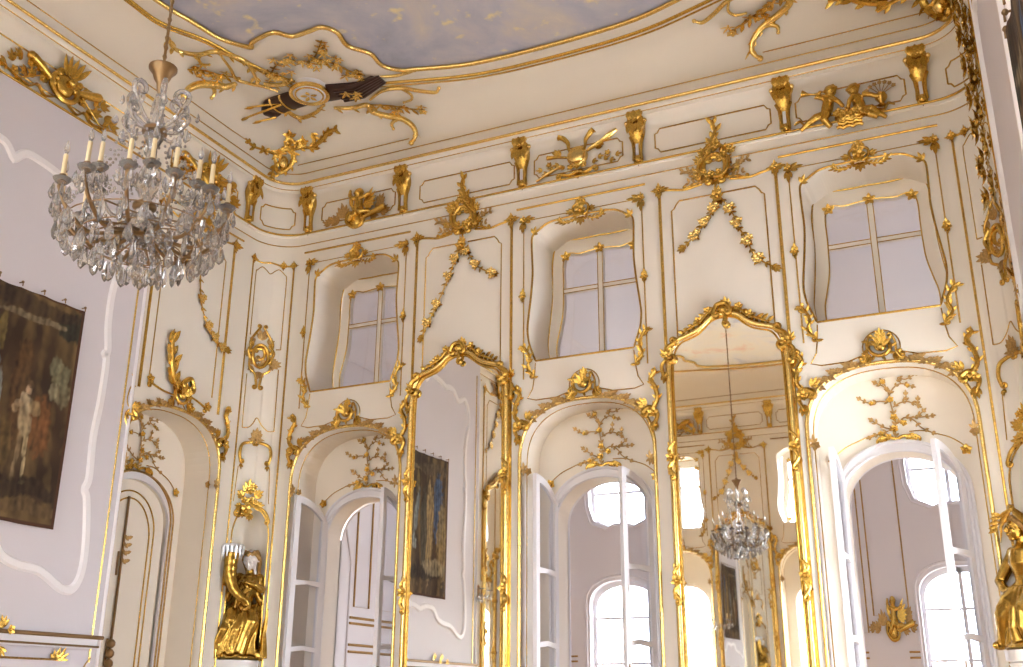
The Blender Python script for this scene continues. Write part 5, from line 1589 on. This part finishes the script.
for ring, (n, R, zp, z0, ph) in enumerate(((12, .42, .47, .31, .1), (6, .28, .56, .41, .3))):
    for k in range(n):
        a = 2*pi*(k+ph)/n
        arm = t.part('arm', 'bronze' if ring == 0 else 'crystal')
        pth = cr([(.05, z0), (R*.30, z0-.03), (R*.62, z0-.06), (R*.88, z0+.03), (R*1.0, z0+.13), (R*.98, zp-.02)], 5)
        P3 = [(r*cos(a), r*sin(a), z) for r, z in pth]
        arm.tube(P3, taper(len(P3), .0105, .7), 8)
        p = (R*.98*cos(a), R*.98*sin(a), zp)
        pan_candle(arm, p)
        for i in (6, 11, 16, 21):
            x, y, z = P3[i]
            drops.append((x, y, z-.015, .085 if i > 8 else .065, .020))
        # festoon of beads to the next arm and to the crown
        a2 = 2*pi*(k+1+ph)/n
        for i in range(1, 12):
            q = i/12
            x = R*.98*(cos(a)*(1-q)+cos(a2)*q); y = R*.98*(sin(a)*(1-q)+sin(a2)*q)
            strand.ball((x, y, zp-.03-.11*sin(pi*q)), .009, 5, 4)
            if i == 6: drops.append((x, y, zp-.145, .11, .026))
        for i in range(1, 14):
            q = i/14
            r = .10+(R*.95-.10)*q
            strand.ball((r*cos(a), r*sin(a), 1.0-(1.0-zp)*q-.10*sin(pi*q)), .008, 5, 4)
for k in range(6):
    a = 2*pi*(k+.4)/6
    arm = t.part('crown_scroll', 'crystal')
    pth = curl_end(cr([(.03, .92), (.10, .98), (.16, 1.08)], 5), .05, 1, 1.1)
    arm.tube([(r*cos(a), r*sin(a), z) for r, z in pth], taper(len(pth), .014, .5), 7)
    pth = curl_end(cr([(.03, .90), (.11, .89), (.17, .95)], 5), .035, 1, 1.0)
    arm.tube([(r*cos(a), r*sin(a), z) for r, z in pth], taper(len(pth), .012, .5), 7)
    drops += [(.16*cos(a), .16*sin(a), 1.07, .09, .022), (.17*cos(a), .17*sin(a), .93, .09, .022), (.11*cos(a), .11*sin(a), .88, .08, .02), (.22*cos(a), .22*sin(a), 1.02, .06, .02)]
for R, n, z, L_ in ((.37, 24, .32, .11), (.30, 20, .26, .12), (.21, 14, .21, .12), (.11, 8, .18, .11)):
    ringm = t.part('ring', 'bronze')
    ringm.tube([(R*cos(2*pi*i/36), R*sin(2*pi*i/36), z) for i in range(36)], .0035, 6, True)
    for k in range(4):
        a = pi/2*k+R*5
        ringm.tube([(.04*cos(a), .04*sin(a), z+.08), (R*cos(a), R*sin(a), z)], .005, 5)
    for k in range(n):
        a = 2*pi*k/n
        drops.append((R*cos(a), R*sin(a), z, L_, .026))
bb = t.part('finial', 'crystal'); bb.ball((0, 0, .10), .045, 10, 7); bb.lathe([(.01, .14), (.03, .16), (.01, .18)], (0, 0, 0), 8)
t.done()
def drop_geo(mb, L_, r):
    k = len(mb.v)
    prof = [(0.0, 0), (r*.55, -.22*L_), (r, -.62*L_), (r*.7, -.85*L_), (0, -L_)]
    mb.v.append(V((0, 0, 0)))
    for q, z in prof[1:4]:
        for j in range(6):
            mb.v.append(V((q*cos(j*pi/3), q*.6*sin(j*pi/3), z)))
    mb.v.append(V((0, 0, -L_)))
    for j in range(6):
        j2 = (j+1) % 6
        mb.f.append((k, k+1+j, k+1+j2))
        for i in range(2): mb.f.append((k+1+i*6+j, k+7+i*6+j, k+7+i*6+j2, k+1+i*6+j2))
        mb.f.append((k+13+j, k+19, k+13+j2))
drops.sort(key=lambda d: -d[4]*d[3])
dm = {}
rest = MB()
for i, (x, y, z, L_, r) in enumerate(drops):
    rz = random.random()*3
    if i < 96:
        key = (L_, r)
        if key not in dm:
            q = MB(); drop_geo(q, L_, r); dm[key] = mesh_of('prism_drop', q, 'crystal', False)
        o = as_child(dm[key], t.e, 'prism_drop'); o.location = (x, y, z-.012); o.rotation_euler = (0, 0, rz)
    else:
        q = MB(); drop_geo(q, L_, r); k = len(rest.v)
        rest.v += [V((p.x*cos(rz)-p.y*sin(rz)+x, p.x*sin(rz)+p.y*cos(rz)+y, p.z+z-.012)) for p in q.v]
        rest.f += [tuple(a+k for a in f) for f in q.f]
o = build('prism_drops', rest, 'crystal', t.e, False); o['kind'] = 'stuff'
for ch in t.e.children:
    if ch.name.startswith('bead_strands'): ch['kind'] = 'stuff'

# ------------------------------------------------------------------ the room beyond the three doorways
FX0, FX1, FY0, FY1, FZ = -11.2, 3.0, YB+.86, 21.0, 7.9
mb = MB(); mb.box((FX0-.3, FY0-.02, -.1), (FX1+.3, FY1+.4, 0)); struct('floor_far_room', mb, 'wood')
mb = MB(); mb.box((FX0-.3, FY0-.3, FZ), (FX1+.3, FY1+.4, FZ+.1)); struct('ceiling_far_room', mb, 'far')
mb = MB()
FWA = arch(.72, 3.55, .5, 2.3); FWU = sym([(0, 6.55), (.4, 6.5), (.66, 6.3), (.72, 6.0), (.70, 5.6), (.6, 5.3), (.3, 5.16), (.15, 5.22)])
outer = [(FX0, 0)]
for u in FARWX: outer += [(p[0]+u, p[1]) for p in FWA]
outer += [(FX1, 0), (FX1, FZ), (FX0, FZ)]
mb.plate(outer, [shift(FWU, u) for u in FARWX], lambda x, z: (x, FY1, z))
for u in FARWX:
    for l, cl in ((shift(FWA, u), False), (shift(FWU, u), True)):
        mb.strip([(x, FY1, z) for x, z in l], [(x, FY1+.35, z) for x, z in l], cl)
struct('wall_far_room_back', mb, 'far')
mb = MB(); mb.box((FX0-.1, FY0, 0), (FX0, FY1, FZ)); struct('wall_far_room_left', mb, 'far')
mb = MB(); mb.box((FX1, FY0, 0), (FX1+.1, FY1, FZ)); struct('wall_far_room_right', mb, 'far')
# its side of the shared wall (with the same openings)
mb = MB()
outer = [(FX0, 0)]
for u in WX: outer += [(p[0]+u, p[1]) for p in IND]
outer += [(FX1, 0), (FX1, FZ), (FX0, FZ)]
mb.plate(outer, [shift(WIN, u) for u in WX], lambda x, z: (x, FY0-.01, z))
for u in WX:
    mb.strip([(x, YB+.6, z) for x, z in shift(WIN, u)], [(x, FY0-.01, z) for x, z in shift(WIN, u)], True)
    mb.strip([(x, YB+.78, z) for x, z in shift(IND, u)], [(x, FY0-.01, z) for x, z in shift(IND, u)])
struct('wall_far_room_front', mb, 'far')
n = 20
for u in FARWX:
    for poly, zs in ((FWA, (1.2, 2.4, 3.3)), (FWU, (5.9,))):
        e = bpy.data.objects.new('window_%d' % n, None); COL.objects.link(e); n += 1
        z0 = min(p[1] for p in poly); e.location = (u, FY1+.25, z0); e['kind'] = 'structure'
        f = MB(); inner = [(x*.9, z0+(z-z0)*.97+.02) for x, z in poly]
        f.slab(poly, lambda x, z: V((x, -.03, z-z0)), lambda x, z: V((x, .03, z-z0)), [inner])
        ztop = max(p[1] for p in poly)
        build('frame', f, 'white', e, False)
        f = MB(); f.box((-.035, -.03, 0.02), (.035, .03, ztop-z0-.02))
        build('mullion', f, 'white', e, False)
        f = MB()
        for z in zs: f.box((-.66, -.025, z-z0-.025), (.66, .025, z-z0+.025))
        build('transom', f, 'white', e, False)
        g = MB(); g.slab(inner, lambda x, z: V((x, .004, z-z0)), lambda x, z: V((x, -.004, z-z0))); build('pane', g, 'glass', e, False)
    q = MB(); q.tube([(u+x*1.10, FY1-.01, z*1.02) for x, z in FWA], .03, 6); struct('trim_%d' % tn, q, 'far', True); tn += 1
    q = MB(); q.tube([(u+x*1.12, FY1-.01, 5.16+(z-5.16)*1.1-.06) for x, z in FWU], .022, 6, True); struct('trim_%d' % tn, q, 'far', True); tn += 1
for x0, x1 in ((-3.10, -2.62), (-2.5, -1.88), (-6.4, -5.1), (-10.6, -8.6)):
    q = MB(); q.tube([(x0, FY1-.005, 3.2 if x1 > -2.6 and x0 > -2.7 else 2.9), (x0, FY1-.005, 7.0), (x1, FY1-.005, 7.0), (x1, FY1-.005, 3.2 if x1 > -2.6 and x0 > -2.7 else 2.9)], .014, 6, True); struct('trim_%d' % tn, q, 'oldgold', True); tn += 1
for z in (2.45, 2.55):
    for x0, x1 in ((-3.2, -2.65), (-1.95, -1.75), (-6.5, -5.0), (-10.8, -8.4)):
        q = MB(); q.tube([(x0, FY1-.005, z), (x1, FY1-.005, z)], .02, 6); struct('trim_%d' % tn, q, 'oldgold', True); tn += 1
# left side wall: niche arch and panels
def side_line(pts, r=.02, m_='oldgold', closed=False):
    global tn
    q = MB(); q.tube([(FX0+.01, y, z) for y, z in pts], r, 6, closed); struct('trim_%d' % tn, q, m_, True); tn += 1
K = FX0/-10.0
side_line([(14.6*K, 0), (14.6*K, 4.0), (14.45*K, 4.45), (14.2*K, 4.7), (13.9*K, 4.8)], .03)
side_line([(14.9*K, 0), (14.9*K, 4.1), (14.7*K, 4.7), (14.3*K, 5.0)], .02, 'far')
side_line([(15.05*K, 3.3), (15.05*K, 7.0), (15.5*K, 7.0), (15.5*K, 3.3)], .02, 'oldgold', True)
side_line([(15.75*K, 3.3), (15.75*K, 7.0), (16.6*K, 7.0), (16.6*K, 3.3)], .02, 'oldgold', True)
for z in (2.5, 2.62, 3.0, 3.1): side_line([(14.95*K, z), (16.8*K, z)], .025)
for ch in COL.objects:
    if ch.name.startswith('winged_relief'): wr = ch
c = dup(wr, 'far', -2.17, 2.75, 'gilded relief on the far room wall, seen through the right doorway')
c.scale = (.85, 1, 1.5)

# garlands of the right wall that show as a bristling gilded strip beside the corner
t = Thing('wall_festoon', 'tall gilded festoon hanging down the right wall, beside the white chimney wall', 'garland', 'right', 8.45, 5.4)
f = t.part('festoon', 'brightgold')
p = cr([(0, 7.9), (.03, 7.5), (-.03, 7.0), (.02, 6.5), (-.02, 6.0), (0, 5.45)], 8)
f.tube(t.P(p, .04), .02, 6)
for i, q in enumerate(p):
    d = .05+.05*(.5+.5*sin(i*1.3))
    for a in (0.4, 1.6, 2.9, 4.1, 5.3): t.lf(f, q[0], q[1], a+i, .11, .055, d*1.5, .35)
    t.fl(f, q[0]+.02*sin(i), q[1], .07, d*1.5+.01); t.fl(f, q[0]-.03, q[1]+.03, .055, d*.9)
t.done()
# crystal wall lights seen in the mirrors
def sconce(label, wall, u, z):
    t = Thing('wall_sconce', label, 'wall light', wall, u, z)
    b = t.part('bracket', 'bronze')
    b.ball(t.L(0, z+.12, .02), (.05, .03, .12), 10, 8)
    for s in (-1, 1):
        q = cr([(0, z+.1, .03), (s*.08, z+.03, .12), (s*.16, z+.08, .16), (s*.16, z+.15, .16)], 5)
        b.tube([t.L(*k) for k in q], .008, 6)
        c = t.part('candle', 'candle'); c.tube([t.L(s*.16, z+.16, .16), t.L(s*.16, z+.28, .16)], .014, 8)
        p = t.part('drip_pan', 'crystal'); p.lathe([(.01, -.01), (.05, .0), (.055, .012), (.015, .008)], t.L(s*.16, z+.15, .16), 10)
    for i in range(9):
        q = t.part('prism_drop', 'crystal', smooth=False)
        g = MB(); drop_geo(g, .11, .028); o = t.L(-.2+.05*i, z+.10-.05*abs(sin(i*1.6)), .15-.08*(i % 2))
        q.v = [v+o for v in g.v]; q.f = g.f
    return t.done()
sconce('crystal wall light on the left wall, seen at the lower right of the left mirror', 'left', 4.02, 3.25)
sconce('crystal wall light below the chandelier reflected in the right mirror', 'opp', -5.95, 3.0)

# repeats carry a common group
GROUPS = {'frieze_console': 'gilded brackets of the frieze', 'window_surround': 'gilded surrounds of the upper windows', 'door_arch_surround': 'gilded arches over the doorways', 'overdoor_spray': 'flowering branches over the doors', 'pier_mirror': 'gilded pier mirrors', 'wall_panel_moulding': 'gilded panel frames of the walls', 'garland_crest': 'cartouches with hanging garlands', 'corner_panel_moulding': 'panel frames of the curved corners', 'oval_cartouche': 'oval cartouches of the corners', 'scroll_pediment': 'C-scroll pairs of the corners', 'niche_crest': 'crests of the statue niches', 'trophy_relief': 'gilded trophies in the frieze', 'ceiling_trophy': 'trophies in the corners of the ceiling', 'cove_cartouche': 'shell cartouches on the cove', 'statue_pedestal': 'statue pedestals', 'gilded_statue': 'gilded statues in the niches', 'wall_sconce': 'crystal wall lights'}
for o in COL.objects:
    k = o.name.split('.')[0]
    if o.parent is None and k in GROUPS: o['group'] = GROUPS[k]
